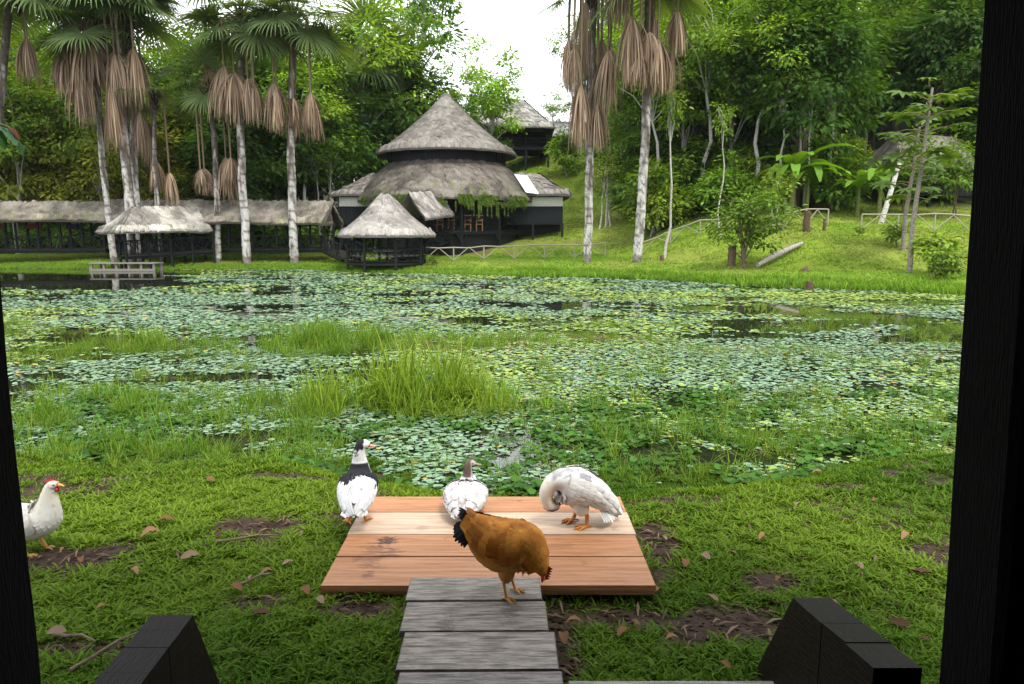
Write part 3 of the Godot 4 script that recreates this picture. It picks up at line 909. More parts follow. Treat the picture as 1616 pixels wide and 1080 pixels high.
func fan_palm(label: String, foot_px: Array, top_px: Array, r: float, live: int, dead: Array, size := 1.0, grouped := "tall fan palms by the pond", bend := 0.3) -> void:
	var foot := on_ground(foot_px[0], foot_px[1], foot_px[2])
	var top := at(top_px[0], top_px[1], foot_px[2] + (top_px[2] if top_px.size() > 2 else 0.0))
	var t := thing("fan_palm", label, "palm", foot, grouped)
	var g := Geo.new()
	var pts := []; var rad := []
	var seg := 110
	var e := top - foot
	var sway := Vector3(bend * rnd(-1, 1), 0, 0)
	for k in seg + 1:
		var f := float(k) / seg
		pts.push_back(e * f + sway * sin(PI * f) + Vector3(ns(f * 3.0, foot.x, 1.0), 0, ns(f * 3.0, foot.x + 9.0, 1.0)) * 0.08 + Vector3(0, -0.25 * (1.0 - f), 0))
		rad.push_back(r * (1.0 - 0.22 * f) * (1.13 if k == 0 else 1.0) * (1.0 + 0.03 * sin(k * 1.3)))
	g.tube(pts, rad, 16, e.length())
	# bark: pale and lichen-white low down, brown and rough where old leaf bases cling; dark ring scars
	for k in g.v.size():
		var q := g.v[k]
		var f := clampf(q.y / maxf(e.y, 1.0), 0, 1)
		var ringk := fposmod(q.y * 1.9 + ns(q.x * 3.0 + foot.x, q.y, 0.3) * 0.8, 1.0)
		var a := g.t[k].x * TAU
		var lich := ns(cos(a) * 0.6 + foot.x, q.y * 0.55 + sin(a) * 0.6, 1.0)
		var white := Color(0.56, 0.55, 0.53); var brown := Color(0.12, 0.1, 0.085)
		var share := clampf(1.15 - f * 1.75 + lich * 1.5, 0.0, 1.0)
		var cc := brown.lerp(white, share)
		if ringk < 0.17: cc = cc.lerp(Color(0.07, 0.06, 0.055), 0.75)
		if f < 0.03: cc = cc.lerp(Color(0.1, 0.085, 0.06), 0.7)
		g.c[k] = cc
	part(t, "trunk", g.mesh(), M.bark)
	# old leaf stumps under the crown
	var st := Geo.new()
	st.col = Color(0.06, 0.045, 0.035)
	for k in 26:
		var a := rnd(0, TAU); var y := rnd(-1.6, 0.4) * size
		var b := Vector3(cos(a), 0, sin(a))
		var q := e + Vector3(0, y, 0) + b * r * 0.6
		st.tube([q, q + b * rnd(0.15, 0.35) + Vector3(0, rnd(0.3, 0.7), 0) * size], [0.07, 0.03], 5)
	part(t, "leaf_bases", st.mesh(), M.bark)
	if fans.is_empty():
		for el in [1.05, 0.65, 0.3, 0.0, -0.3, -0.6]: fans.push_back(fan_leaf(el))
		for k in 4: dry_fans.push_back(dead_fan())
	for k in live:
		var el: int = mini(int(float(k) / live * 6.0), 5)
		var lf := part(t, "fan_leaf", fans[el], M.leaf, Transform3D(Basis(Vector3.UP, k * 2.4 + rnd(-0.3, 0.3)).scaled(Vector3.ONE * size * rnd(0.85, 1.1)), e + Vector3(0, rnd(-0.2, 0.5), 0)))
		lf.rotate_object_local(Vector3.BACK, rnd(-0.15, 0.15))
	var hung := []
	for q in dead:
		hung.push_back(q)
		if q[3] > 13: hung.push_back([q[0] + rnd(-0.7, 0.7) * q[3], q[1] + rnd(-12, 4), q[2] - rnd(2, 22), q[3] * rnd(0.6, 0.9)])
	dead = hung
	for k in dead.size():
		var d: Array = dead[k]
		var dep: float = foot_px[2] + [0.55, -0.6, 0.2, -0.3, 0.75, -0.85][k % 6] * size
		if d[3] > 16: dep = foot_px[2] - 0.7
		var a := at(d[0], d[1], dep) - foot; var b := at(d[0], d[2], dep) - foot
		var w: float = d[3] * dep / 1100.0 * rnd(1.05, 1.4)
		var root := Node3D.new()
		root.name = "dead_leaf"
		t.add_child(root, true)
		part(root, "blade", dry_fans[k % 4], M.dead, Transform3D(Basis(Vector3.UP, rnd(0, TAU)).scaled(Vector3(w, a.y - b.y, w)), a))
		var s := Geo.new(); s.col = shade(Color(0.2, 0.15, 0.1), rnd(0.7, 1.2))
		var from := e + Vector3(0, rnd(-0.5, 0.2), 0)
		if from.y < a.y + 0.3: from.y = a.y + 0.6
		var out := Vector3(a.x, from.y + 0.1, a.z)
		s.tube([from, from.lerp(out, 0.6) + Vector3(0, 0.25, 0), from.lerp(out, 0.97) + Vector3(0, -0.15, 0), a.lerp(out, 0.5), a + Vector3(0, -0.12, 0)], [0.1, 0.085, 0.075, 0.065, 0.05], 6)
		part(root, "stalk", s.mesh(), M.dead)

func make_palms() -> void:
	fan_palm("fan palm at the walkway's far end, mostly hidden by the left post", [-40, 399, 45.0], [18, -25], 0.27, 16, [[40, 60, 130, 14]], 1.15)
	fan_palm("fan palm with a thin leaning trunk and a broad mass of dead leaves", [179, 399, 45.5], [150, 48], 0.21, 11, [[138, 52, 150, 27], [102, 92, 160, 17], [126, 110, 198, 22], [118, 70, 150, 16]], 1.0)
	fan_palm("thick fan palm rising behind the landing shelter, trunk chalk white below", [207, 404, 45.0], [177, -15], 0.3, 16, [[187, 85, 168, 17], [210, 75, 168, 18], [173, 140, 240, 15], [196, 130, 190, 13]], 1.1)
	fan_palm("fan palm standing tight against the thick chalk white palm", [217, 402, 46.2], [199, 0], 0.24, 11, [[228, 185, 262, 10], [219, 175, 245, 11], [160, 60, 140, 14]], 1.0)
	fan_palm("slim young fan palm with long stalked dead leaves hanging low", [257, 398, 46.0], [243, 150], 0.17, 8, [[245, 252, 302, 13], [267, 272, 326, 11]], 0.62)
	fan_palm("young fan palm with two spidery dead leaves at half height", [342, 398, 46.0], [331, 140], 0.2, 9, [[322, 265, 308, 16], [356, 248, 318, 16], [329, 88, 140, 12]], 0.7)
	fan_palm("fan palm with a wide brown skirt of dead leaves right of the young palm", [391, 405, 45.0], [381, 30], 0.27, 17, [[369, 113, 196, 26], [400, 132, 199, 17], [383, 125, 190, 16]], 1.1)
	fan_palm("ringed white fan palm with three hanging dead leaves beside the walkway end", [463, 405, 45.0], [464, 28], 0.28, 17, [[436, 140, 209, 21], [465, 156, 219, 16], [491, 148, 222, 14]], 1.05)
	fan_palm("distant fan palm standing behind the lodge in front of the sky", [590, 292, 66.0], [590, 92], 0.4, 17, [[597, 128, 172, 12], [612, 122, 155, 8], [580, 112, 150, 9]], 1.35, "fan palms behind the lodge", 0.1)
	fan_palm("fan palm whose whole crown hangs dead in grey brown bunches", [927, 412, 39.5], [936, -20], 0.24, 3, [[898, 68, 150, 14], [920, 8, 132, 14], [934, 88, 165, 13], [960, 78, 178, 18], [917, 133, 238, 18], [942, 158, 242, 16], [906, 75, 150, 12], [950, 60, 150, 12]], 0.9)
	fan_palm("tall lawn palm with dead leaves bunched near the top of a ringed trunk", [1005, 416, 38.5], [1025, -60], 0.27, 12, [[998, 24, 138, 20], [1023, 31, 105, 15], [1039, 60, 148, 21], [1070, 22, 92, 17], [1060, 78, 148, 13], [980, -25, 46, 19], [1010, 90, 140, 15]], 1.05)

# ---------------------------------------------------------------- broadleaf trees
# crown: clusters of folded leaves in an uneven ellipsoid; returns [trunk mesh, crown mesh]
func tree_meshes(h: float, crown: Vector3, y0: float, clusters: int, per: int, lf: float, tone: Color, tone2: Color, cr: float, trunk_r: float, bark: Color, opened := 0.4, lean := 0.0, stems := 1) -> Array:
	var w := Geo.new(); var g := Geo.new()
	var tips := []
	var off := rnd(0, 100)
	for k in clusters:
		var dirv := Vector3(rng.randfn(), rng.randfn() * 0.9, rng.randfn()).normalized()
		var lump := 1.0 + 0.9 * ns(dirv.x * 1.3 + off, dirv.z * 1.3 + dirv.y, 0.55)
		var rr := pow(rng.randf(), opened) * lump
		var q := Vector3(dirv.x * crown.x, dirv.y * crown.y, dirv.z * crown.z) * rr + Vector3(lean, y0 + crown.y, 0)
		tips.push_back(q)
		var ct := tone.lerp(tone2, clampf(0.5 + rng.randfn() * 0.4, 0, 1))
		ct = shade(ct, rnd(0.75, 1.2))
		var rad := cr * rnd(0.6, 1.25)
		for j in per:
			var o := Vector3(rng.randfn(), rng.randfn() * 0.5, rng.randfn()) * rad * 0.5
			var out := (o + Vector3(0, -0.15, 0) * rad + dirv * rad * 0.35 + Vector3(rnd(-1, 1), rnd(-0.7, 0.3), rnd(-1, 1)) * rad * 0.5).normalized()
			var up := (Vector3.UP + Vector3(rnd(-1, 1), 0, rnd(-1, 1)) * 0.7 + dirv * 0.3).normalized()
			var side := out.cross(up).normalized()
			if side.length() < 0.5: continue
			g.col = shade(ct, rnd(1.1, 2.3))
			g.col.r *= 1.16; g.col.b *= 0.85
			if rng.randf() < 0.003: g.col = Color(0.26, 0.2, 0.05)
			var l := lf * rnd(0.6, 1.25)
			g.leaf(q + o, out, side, l, l * 0.26)
	for s in stems:
		var base := Vector3(rnd(-0.25, 0.25), 0, rnd(-0.25, 0.25)) * (stems - 1)
		var pts := []; var rad := []
		var topq := Vector3(lean + (rnd(-1, 1) * crown.x * 0.4 if stems > 1 else 0.0), y0 + crown.y * 1.2, rnd(-0.3, 0.3))
		for k in 9:
			var f := k / 8.0
			pts.push_back(base.lerp(topq, f) + Vector3(ns(f * 2.0, off + s, 0.7), 0, ns(f * 2.0, off + 7.0 + s, 0.7)) * h * 0.06 + Vector3(0, -0.4 * (1.0 - f), 0))
			rad.push_back(trunk_r * (1.0 - 0.72 * f) * (1.35 if k == 0 else 1.0))
		w.col = bark
		w.tube(pts, rad, 8, 1.0, false)
		for k in mini(tips.size(), 14 / stems):
			var tip: Vector3 = tips[(k * 5 + s) % tips.size()]
			var f := clampf((tip.y - crown.y * 0.55) / topq.y, 0.3, 0.96)
			var b: Vector3 = pts[int(f * 8.0)]
			var mid := b.lerp(tip, 0.5) + Vector3(0, 0.12 * h * 0.3, 0) + Vector3(rnd(-0.2, 0.2), 0, rnd(-0.2, 0.2))
			w.col = shade(bark, rnd(0.8, 1.1))
			w.tube([b, mid, tip], [trunk_r * 0.34, trunk_r * 0.22, trunk_r * 0.08], 5, 1.0, false)
	return [w.mesh(), g.mesh()]

func plant_tree(pair: Array, called: String, label: String, category: String, where: Vector3, turn: float, size: Vector3, group := "", crown_name := "crown") -> Node3D:
	var t := thing(called, label, category, where, group, turn)
	t.scale = size
	part(t, "trunk", pair[0], M.bark)
	tag(part(t, crown_name, pair[1], M.leaf), "", "", "", "stuff")
	return t

# feather palm: drooping fronds with many leaflets
func feather_palm() -> Array:
	var w := Geo.new(); var g := Geo.new()
	w.col = Color(0.3, 0.28, 0.24)
	var pts := []; var rad := []
	for k in 10:
		pts.push_back(Vector3(0.12 * sin(k * 0.5), k * 1.0 - 0.3, 0)); rad.push_back(0.13 - 0.004 * k)
	w.tube(pts, rad, 8, 1.0, false)
	for k in 15:
		var a := k * 2.4
		var el: float = lerpf(1.25, -0.1, k / 14.0)
		var out := Vector3(cos(a), 0, sin(a))
		var q := Vector3(0.1, 8.7, 0); var dv := (out * cos(el) + Vector3.UP * sin(el)).normalized()
		var L := rnd(2.3, 2.9)
		var spine := []
		for m in 13:
			spine.push_back(q)
			q += dv * L / 12.0
			dv = (dv + Vector3.DOWN * 0.1).normalized()
		g.col = Color(0.1, 0.13, 0.04)
		g.strip([spine[0], spine[4], spine[8], spine[12]], [0.04, 0.03, 0.02, 0.01], out.cross(Vector3.UP))
		var tone := shade(Color(0.05, 0.095, 0.025), rnd(0.8, 1.3))
		for m in range(2, 13):
			var td: Vector3 = (spine[m] - spine[m - 1]).normalized()
			var sd := td.cross(Vector3.UP).normalized()
			for s in [-1.0, 1.0]:
				for h in 2:
					var o: Vector3 = spine[m - 1].lerp(spine[m], h * 0.5)
					g.col = shade(tone, rnd(0.8, 1.25))
					var ld: Vector3 = (sd * s + td * 0.5 + Vector3.DOWN * rnd(0.25, 0.6)).normalized()
					g.leaf(o, ld, td, 0.75 * sin(PI * (m - 0.5) / 14.0) + 0.15, 0.04)
	return [w.mesh(), g.mesh()]

func in_clear(x: float, d: float) -> bool:
	if Vector2(x + 5.0, d - 53.0).length() < 10.5: return true
	if Vector2(x - 0.5, d - 79.0).length() < 7.0: return true
	if Vector2(x - 26.5, d - 47.5).length() < 5.5: return true
	if x < -9.0 and d < 53.5: return true
	return false

func zone(x: float, d: float) -> String:
	if x < -11.0: return " behind the thatched walkway"
	if x < 7.0: return " behind the round lodge"
	return " on the hillside" if d > 55.0 else " above the stick fences"

func make_forest() -> void:
	var grey := Color(0.34, 0.32, 0.29); var pale := Color(0.46, 0.45, 0.42); var brown := Color(0.13, 0.1, 0.075)
	var dark0 := Color(0.022, 0.06, 0.014); var dark1 := Color(0.045, 0.1, 0.02)
	var mid0 := Color(0.045, 0.1, 0.018); var mid1 := Color(0.085, 0.16, 0.025)
	var lite0 := Color(0.075, 0.16, 0.025); var lite1 := Color(0.13, 0.23, 0.035)
	var yel0 := Color(0.09, 0.13, 0.022); var yel1 := Color(0.16, 0.19, 0.03)
	var kinds := []
	var add := func(pair, called, label, category, group, h): kinds.push_back([pair, called, label, category, group, h])
	add.call(tree_meshes(13, Vector3(3.4, 4.6, 3.4), 3.2, 110, 95, 0.42, dark0, dark1, 1.1, 0.24, brown, 0.4), "broadleaf_tree", "dense dark green forest tree with a heavy rounded crown", "tree", "dark dense trees of the forest", 13.0)
	add.call(tree_meshes(14, Vector3(3.2, 4.2, 3.2), 5.5, 80, 80, 0.36, mid0, mid1, 1.0, 0.2, grey, 0.35), "broadleaf_tree", "mid green forest tree with clumped crown on a grey trunk", "tree", "mid green trees of the forest", 14.0)
	add.call(tree_meshes(15, Vector3(3.6, 3.2, 3.6), 8.5, 52, 80, 0.32, lite0, lite1, 1.0, 0.17, pale, 0.3), "tall_tree", "tall light green forest tree with airy crown and pale trunk", "tree", "airy light green trees of the forest", 15.0)
	add.call(tree_meshes(10, Vector3(3.2, 3.6, 3.2), 2.2, 90, 80, 0.34, yel0, yel1, 0.9, 0.16, grey, 0.4), "yellow_green_tree", "yellow green bushy forest tree", "tree", "yellow green trees of the forest edge", 10.0)
	add.call(tree_meshes(11, Vector3(2.3, 4.4, 2.3), 2.0, 80, 85, 0.3, mid0, lite0, 0.85, 0.14, pale, 0.4, 0.6), "slender_tree", "slender leaning green tree with a narrow crown", "tree", "narrow green trees of the forest", 11.0)
	add.call(feather_palm(), "feather_palm", "feather leaved palm with drooping fronds among the trees", "palm", "feather palms of the forest", 10.5)
	var shrub := tree_meshes(3, Vector3(1.7, 1.5, 1.7), 0.1, 46, 60, 0.3, mid0, lite0, 0.65, 0.06, brown, 0.45, 0.0, 3)
	var shrub2 := tree_meshes(3.5, Vector3(1.6, 1.9, 1.6), 0.0, 44, 52, 0.4, dark0, mid1, 0.7, 0.06, brown, 0.45, 0.0, 3)
	var shrub3 := tree_meshes(3, Vector3(1.5, 1.3, 1.5), 0.2, 40, 50, 0.26, yel0, lite1, 0.6, 0.06, grey, 0.45, 0.0, 3)
	# fill the wood: a jittered grid, kinds chosen by place
	var d := 46.0
	while d < 104.0:
		var step := 3.5 if d < 62.0 else 4.6
		var x := -0.86 * d - 4.0
		while x < 0.8 * d + 3.0:
			var px := x + rnd(-1.3, 1.3); var pd := d + rnd(-1.5, 1.5)
			x += step
			if forest_at(px, pd) < 0.6 or in_clear(px, pd): continue
			var u := 808.0 + px / pd * 1090.0
			if u > 1560.0 + 40.0: continue
			var k: int
			var size := rnd(0.8, 1.15)
			var roll := rng.randf()
			if u > 1050.0:
				k = 0 if roll < 0.3 else (1 if roll < 0.55 else (2 if roll < 0.72 else (4 if roll < 0.9 else (3 if roll < 0.95 else 5))))
				if u < 1130.0 and pd > 50.0: k = 0 if roll < 0.7 else 1
				if pd > 84.0: continue
			elif u > 640.0:
				k = 2 if roll < 0.3 else (1 if roll < 0.6 else (4 if roll < 0.8 else (3 if roll < 0.9 else 5)))
				# the sky stands open above the lodge
				if u < 900.0: size *= 0.62 if u > 690.0 else 0.85
				if pd > 96.0 and u < 900.0: size *= 0.8
			elif u > 420.0:
				k = 5 if roll < 0.3 else (1 if roll < 0.55 else (0 if roll < 0.7 else (2 if roll < 0.9 else 4)))
				if pd > 86.0: continue
			else:
				k = 3 if roll < 0.34 else (1 if roll < 0.55 else (0 if roll < 0.75 else (4 if roll < 0.9 else 5)))
				if pd > 56.0 and pd < 60.0 and u < 190.0: k = 3; 
				if pd > 80.0: continue
			if u < 640.0 and pd > 57.0: size *= 1.35 if u > 330.0 else 1.6
			var e: Array = kinds[k]
			var t := plant_tree(e[0], e[1], e[2] + zone(px, pd), e[3], Vector3(px, ground(px, pd) - 0.1, -pd), rnd(0, TAU), Vector3(size, size * rnd(0.9, 1.15), size), e[4] + zone(px, pd))
			if k == 5: t.get_node("crown").name = "fronds"
		d += step
	# understorey along the forest edge
	d = 45.5
	while d < 70.0:
		var x := -0.82 * d
		while x < 0.76 * d:
			var px := x + rnd(-0.9, 0.9); var pd := d + rnd(-0.9, 0.9)
			x += 2.3
			var k := forest_at(px, pd)
			if k < 0.3 or in_clear(px, pd): continue
			if forest_at(px, pd - 6.5) > 0.85 and forest_at(px - 4.5, pd - 2.0) > 0.85: continue
			var roll := rng.randf()
			var s := rnd(0.7, 1.35)
			if roll < 0.4: plant_tree(shrub, "shrub", "mid green shrub filling the foot of the forest" + zone(px, pd), "shrub", Vector3(px, ground(px, pd) - 0.1, -pd), rnd(0, TAU), Vector3.ONE * s, "mid green shrubs along the forest edge" + zone(px, pd), "foliage")
			elif roll < 0.7: plant_tree(shrub2, "shrub", "dark large leaved shrub filling the foot of the forest" + zone(px, pd), "shrub", Vector3(px, ground(px, pd) - 0.1, -pd), rnd(0, TAU), Vector3.ONE * s, "dark shrubs along the forest edge" + zone(px, pd), "foliage")
			else: plant_tree(shrub3, "shrub", "yellow green shrub filling the foot of the forest" + zone(px, pd), "shrub", Vector3(px, ground(px, pd) - 0.1, -pd), rnd(0, TAU), Vector3.ONE * s, "yellow green shrubs along the forest edge" + zone(px, pd), "foliage")
		d += 2.3
	# trees one can pick out
	var one := func(pair, called, label, u, v, dd, s):
		plant_tree(pair, called, label, "tree", on_ground(u, v, dd), rnd(0, TAU), s)
	var airy := tree_meshes(14, Vector3(3.3, 3.6, 3.3), 7.2, 52, 90, 0.36, Color(0.1, 0.22, 0.03), Color(0.17, 0.31, 0.05), 0.95, 0.13, pale, 0.4)
	one.call(airy, "airy_tree", "bright green airy tree between the round lodge and the hill hut", 775, 300, 66.0, Vector3(1.05, 1.0, 1.05))
	one.call(airy, "airy_tree", "rounded bright green tree just behind the lodge roof peak", 727, 300, 68.0, Vector3(0.8, 0.95, 0.8))
	one.call(tree_meshes(20, Vector3(4.2, 4.2, 4.2), 12.5, 44, 120, 0.42, Color(0.06, 0.14, 0.025), Color(0.1, 0.2, 0.035), 1.25, 0.28, pale, 0.3), "emergent_tree", "very tall tree with pale trunk and tufted crown behind the lodge", 668, 250, 80.0, Vector3(1.15, 1.42, 1.15))
	one.call(tree_meshes(18, Vector3(3.4, 3.0, 3.4), 12.0, 24, 60, 0.34, Color(0.08, 0.14, 0.04), Color(0.12, 0.19, 0.05), 1.0, 0.2, pale, 0.3), "thin_tree", "thin sparse tree standing against the sky left of the dead crowned palm", 900, 200, 92.0, Vector3(1.0, 1.0, 1.0))
	one.call(tree_meshes(4.6, Vector3(1.3, 1.7, 1.3), 0.8, 36, 50, 0.34, lite0, lite1, 0.6, 0.07, pale, 0.45), "bright_bush", "bright yellow green rounded bush beside the hill hut", 893, 235, 72.0, Vector3(1.15, 1.1, 1.15))
	# pale bare limbs high in the hill forest
	for q in [[1318, 60, 74.0, "white bare forked tree reaching above the hill forest"], [1272, 60, 77.0, "white forked bare tree behind the other bare tree on the hill"], [1390, 60, 71.0, "grey bare leaning tree near the top of the hill forest"]]:
		var foot := on_ground(q[0], q[1], q[2])
		var t := thing("bare_tree", q[3], "tree", foot)
		var H: float = at(q[0], -30, q[2]).y - foot.y
		var tr := Geo.new(); tr.col = Color(0.42, 0.4, 0.37)
		tr.tube([Vector3(0, -0.3, 0), Vector3(0.2, H * 0.4, 0), Vector3(0.1, H * 0.72, 0)], [0.24, 0.19, 0.15], 8)
		part(t, "trunk", tr.mesh(), M.bark)
		for k in 6:
			var a = k * 1.9 + q[0]
			var b := Geo.new(); b.col = Color(0.46, 0.44, 0.41)
			var p := Vector3(0.1, H * (0.66 + 0.01 * k), 0)
			var o := Vector3(cos(a), 0, sin(a) * 0.5)
			b.tube([p, p + o * 0.7 + Vector3(0, H * 0.1, 0), p + o * 1.1 + Vector3(0, H * 0.22, 0), p + o * 2.2 + Vector3(0, H * 0.34, 0)], [0.12, 0.1, 0.07, 0.02], 6)
			part(t, "branch", b.mesh(), M.bark)
	# pale stems showing in front of the dark wood
	var stem := tree_meshes(9, Vector3(1.6, 1.6, 1.6), 6.0, 14, 60, 0.3, mid0, lite0, 0.7, 0.1, Color(0.4, 0.385, 0.35), 0.4, 0.5)
	for q in [[1235, 330, 45.0], [1255, 330, 46.0], [1270, 330, 45.5], [1310, 330, 45.5], [520, 330, 56.0], [537, 330, 57.0], [505, 330, 55.5], [556, 318, 58.0], [985, 320, 56.0], [975, 318, 58.0]]:
		plant_tree(stem, "pale_stem_tree", "thin pale stemmed tree in front of the dark forest", "tree", on_ground(q[0], q[1], q[2]), rnd(0, TAU), Vector3(1, rnd(0.8, 1.15), 1), "thin pale stems at the forest edge")

# ---------------------------------------------------------------- plants and stumps on the lawn
func blade_leaf(g: Geo, q: Vector3, dirv: Vector3, ln: float, w: float, droop: float, n := 8) -> void:
	# a long banana-like leaf with a folded midrib
	var t := dirv.normalized()
	var side := t.cross(Vector3.UP).normalized()
	if side.length() < 0.3: side = Vector3.RIGHT
	var la := -1; var lb := -1; var lc := -1
	for k in n + 1:
		var f := float(k) / n
		var ww := w * pow(sin(PI * (0.06 + 0.92 * f)), 0.6)
		var nn := side.cross(t).normalized()
		var rip := rnd(-0.12, 0.12) * w
		ww *= rnd(0.8, 1.1)
		var a := g.p(q + side * ww + nn * (ww * 0.25 + rip), nn); var b := g.p(q, nn); var c := g.p(q - side * ww + nn * (ww * 0.25 - rip), nn)
		if k > 0:
			g.quad_i(la, a, b, lb); g.quad_i(lb, b, c, lc)
		la = a; lb = b; lc = c
		q += t * ln / n
		t = (t + Vector3.DOWN * droop / n).normalized()

func banana(label: String, where: Vector3, size: float, leaves: int) -> void:
	var t := thing("banana_plant", label, "banana plant", where)
	t.scale = Vector3.ONE * size
	var s := Geo.new(); s.col = Color(0.16, 0.18, 0.06)
	s.tube([Vector3(0, -0.2, 0), Vector3(0.03, 0.9, 0), Vector3(0, 1.7, 0)], [0.13, 0.1, 0.06], 8)
	part(t, "stem", s.mesh(), M.bark)
	for k in leaves:
		var a := k * 2.4 + rnd(-0.3, 0.3)
		var el := rnd(0.45, 1.25)
		var g := Geo.new(); g.col = shade(Color(0.14, 0.27, 0.035), rnd(0.75, 1.2))
		blade_leaf(g, Vector3(0, 1.55, 0), Vector3(cos(a) * cos(el), sin(el), sin(a) * cos(el)), rnd(1.7, 2.6), rnd(0.19, 0.27), rnd(1.3, 3.0), 12)
		part(t, "leaf", g.mesh(), M.leaf)

func palmate(lobes: int, R: float, tone: Color) -> Mesh:
	var g := Geo.new()
	for k in lobes:
		var a := TAU * (k + 0.5) / lobes
		g.col = shade(tone, rnd(0.85, 1.2))
		blade_leaf(g, Vector3(0, 0, 0), Vector3(cos(a), 0.12, sin(a)), R * rnd(0.85, 1.05), R * 0.17, 0.75, 4)
	return g.mesh()

func make_lawn_plants() -> void:
	var pale := Color(0.5, 0.48, 0.44); var brown := Color(0.14, 0.105, 0.075)
	banana("large bright banana clump in front of the dark forest", on_ground(1248, 330, 43.5), 1.6, 15)
	banana("banana plant crowded against the large banana clump", on_ground(1272, 330, 44.2), 1.35, 9)
	banana("small banana plant left of the dark forest hut", on_ground(1352, 348, 43.0), 1.1, 7)
	banana("banana plant leaning in front of the dark forest hut", on_ground(1385, 350, 42.5), 1.35, 7)
	banana("low banana plant between walkway end and lodge wing", on_ground(545, 360, 52.0), 0.9, 7)
	# slender saplings with pale stems
	var sap := tree_meshes(7, Vector3(0.9, 1.5, 0.9), 4.6, 10, 30, 0.26, Color(0.06, 0.12, 0.02), Color(0.1, 0.18, 0.03), 0.5, 0.075, pale, 0.5, 0.15)
	plant_tree(sap, "sapling", "slender pale stemmed sapling right of the tall lawn palm", "tree", on_ground(1052, 402, 40.0), 0.4, Vector3(1.1, 1.35, 1.1))
	plant_tree(sap, "sapling", "slender crooked sapling with a leafy tuft left of the bushy tree", "tree", on_ground(1135, 388, 39.5), 2.4, Vector3(0.8, 1.08, 0.8))
	plant_tree(tree_meshes(4.4, Vector3(1.5, 1.65, 1.4), 0.75, 52, 42, 0.24, Color(0.04, 0.085, 0.016), Color(0.075, 0.15, 0.025), 0.5, 0.1, brown, 0.5, 0.2, 2), "bushy_tree", "bushy small tree with two dark stems in the middle of the sloping lawn", "tree", on_ground(1172, 418, 33.5), 0.0, Vector3(1.15, 1.0, 1.1))
	plant_tree(tree_meshes(5.6, Vector3(1.4, 1.6, 1.4), 2.4, 34, 30, 0.22, Color(0.07, 0.12, 0.025), Color(0.12, 0.18, 0.04), 0.55, 0.07, pale, 0.5, 0.0, 5), "multi_stem_shrub", "multi stemmed pale shrub on the slope between palms and lodge wing", "shrub", on_ground(955, 330, 52.0), 0.0, Vector3(0.95, 1.0, 0.95))
	plant_tree(tree_meshes(3.0, Vector3(0.9, 1.0, 0.9), 0.7, 20, 26, 0.22, Color(0.06, 0.11, 0.02), Color(0.11, 0.16, 0.03), 0.4, 0.05, pale, 0.5, 0.1, 2), "sparse_shrub", "sparse low shrub beside the stick fence near the slender saplings", "shrub", on_ground(1218, 350, 40.0), 0.0, Vector3(1.2, 1.3, 1.2))
	# cecropias: whorls of big hand-shaped leaves
	var hand := palmate(9, 0.62, Color(0.11, 0.18, 0.045)); var hand2 := palmate(8, 0.62, Color(0.08, 0.14, 0.03))
	var cec := func(label, u, v, dd, H, n, spread):
		var t := thing("cecropia_tree", label, "tree", on_ground(u, v, dd))
		var s := Geo.new(); s.col = Color(0.28, 0.25, 0.21)
		var top := Vector3(0.25, H * 0.92, 0)
		s.tube([Vector3(0, -0.2, 0), Vector3(-0.06, H * 0.25, 0), Vector3(0.12, H * 0.6, 0), top], [0.12, 0.1, 0.08, 0.05], 8)
		part(t, "trunk", s.mesh(), M.bark)
		for k in n:
			var f := rnd(0.4, 1.0)
			var a = k * 2.4
			var b := Vector3(0.12 * f, H * f * 0.94, 0)
			var e = b + Vector3(cos(a), rnd(-0.05, 0.3), sin(a)) * spread * rnd(0.5, 1.0) * (1.25 - f * 0.55)
			var st := Geo.new(); st.col = Color(0.25, 0.24, 0.12)
			st.tube([b, b.lerp(e, 0.5) + Vector3(0, 0.12, 0), e], [0.025, 0.02, 0.015], 5)
			var br := part(t, "leaf_stalk", st.mesh(), M.bark)
			var m := part(br, "palmate_leaf", hand if k % 3 else hand2, M.leaf, Transform3D(Basis(Vector3(rnd(-1, 1), 0, rnd(-1, 1)).normalized(), rnd(0.1, 0.5)) * Basis(Vector3.UP, rnd(0, TAU)), e))
			m.scale = Vector3.ONE * rnd(0.75, 1.2)
	cec.call("cecropia with whorls of large hand shaped leaves standing near the water", 1435, 440, 29.5, 8.3, 40, 1.75)
	cec.call("second cecropia stem behind the one near the water", 1425, 405, 33.0, 6.2, 22, 1.5)
	var seedling := tree_meshes(1.6, Vector3(0.55, 0.5, 0.55), 0.3, 14, 22, 0.22, Color(0.05, 0.1, 0.02), Color(0.1, 0.18, 0.03), 0.3, 0.03, brown, 0.5)
	for q in [[1415, 400, 33.5, 1.0, "low dark fern like bush beside the cecropia stems"], [1468, 425, 29.0, 1.5, "leafy sapling right of the near cecropia stem"], [1490, 440, 27.5, 1.1, "small leafy plant close to the dark right hand post"], [1475, 448, 27.5, 0.7, "tiny leafy plant below the leafy sapling at the pond"], [682, 430, 41.0, 0.55, "spiky low plant beside the gazebo posts"], [1355, 385, 36.5, 0.45, "tiny yellowish seedling in front of the hut fence"]]:
		plant_tree(seedling, "small_bush", q[4], "bush", on_ground(q[0], q[1], q[2]), rnd(0, TAU), Vector3.ONE * q[3], "", "foliage")
	var screen := tree_meshes(4.5, Vector3(1.3, 1.7, 1.3), 0.8, 34, 40, 0.3, Color(0.045, 0.095, 0.018), Color(0.085, 0.16, 0.026), 0.6, 0.06, brown, 0.45, 0.0, 2)
	plant_tree(screen, "screening_bush", "leafy bush hiding the right end of the dark hut", "bush", on_ground(1500, 340, 42.5), 0.3, Vector3(1.0, 1.15, 1.0), "", "foliage")
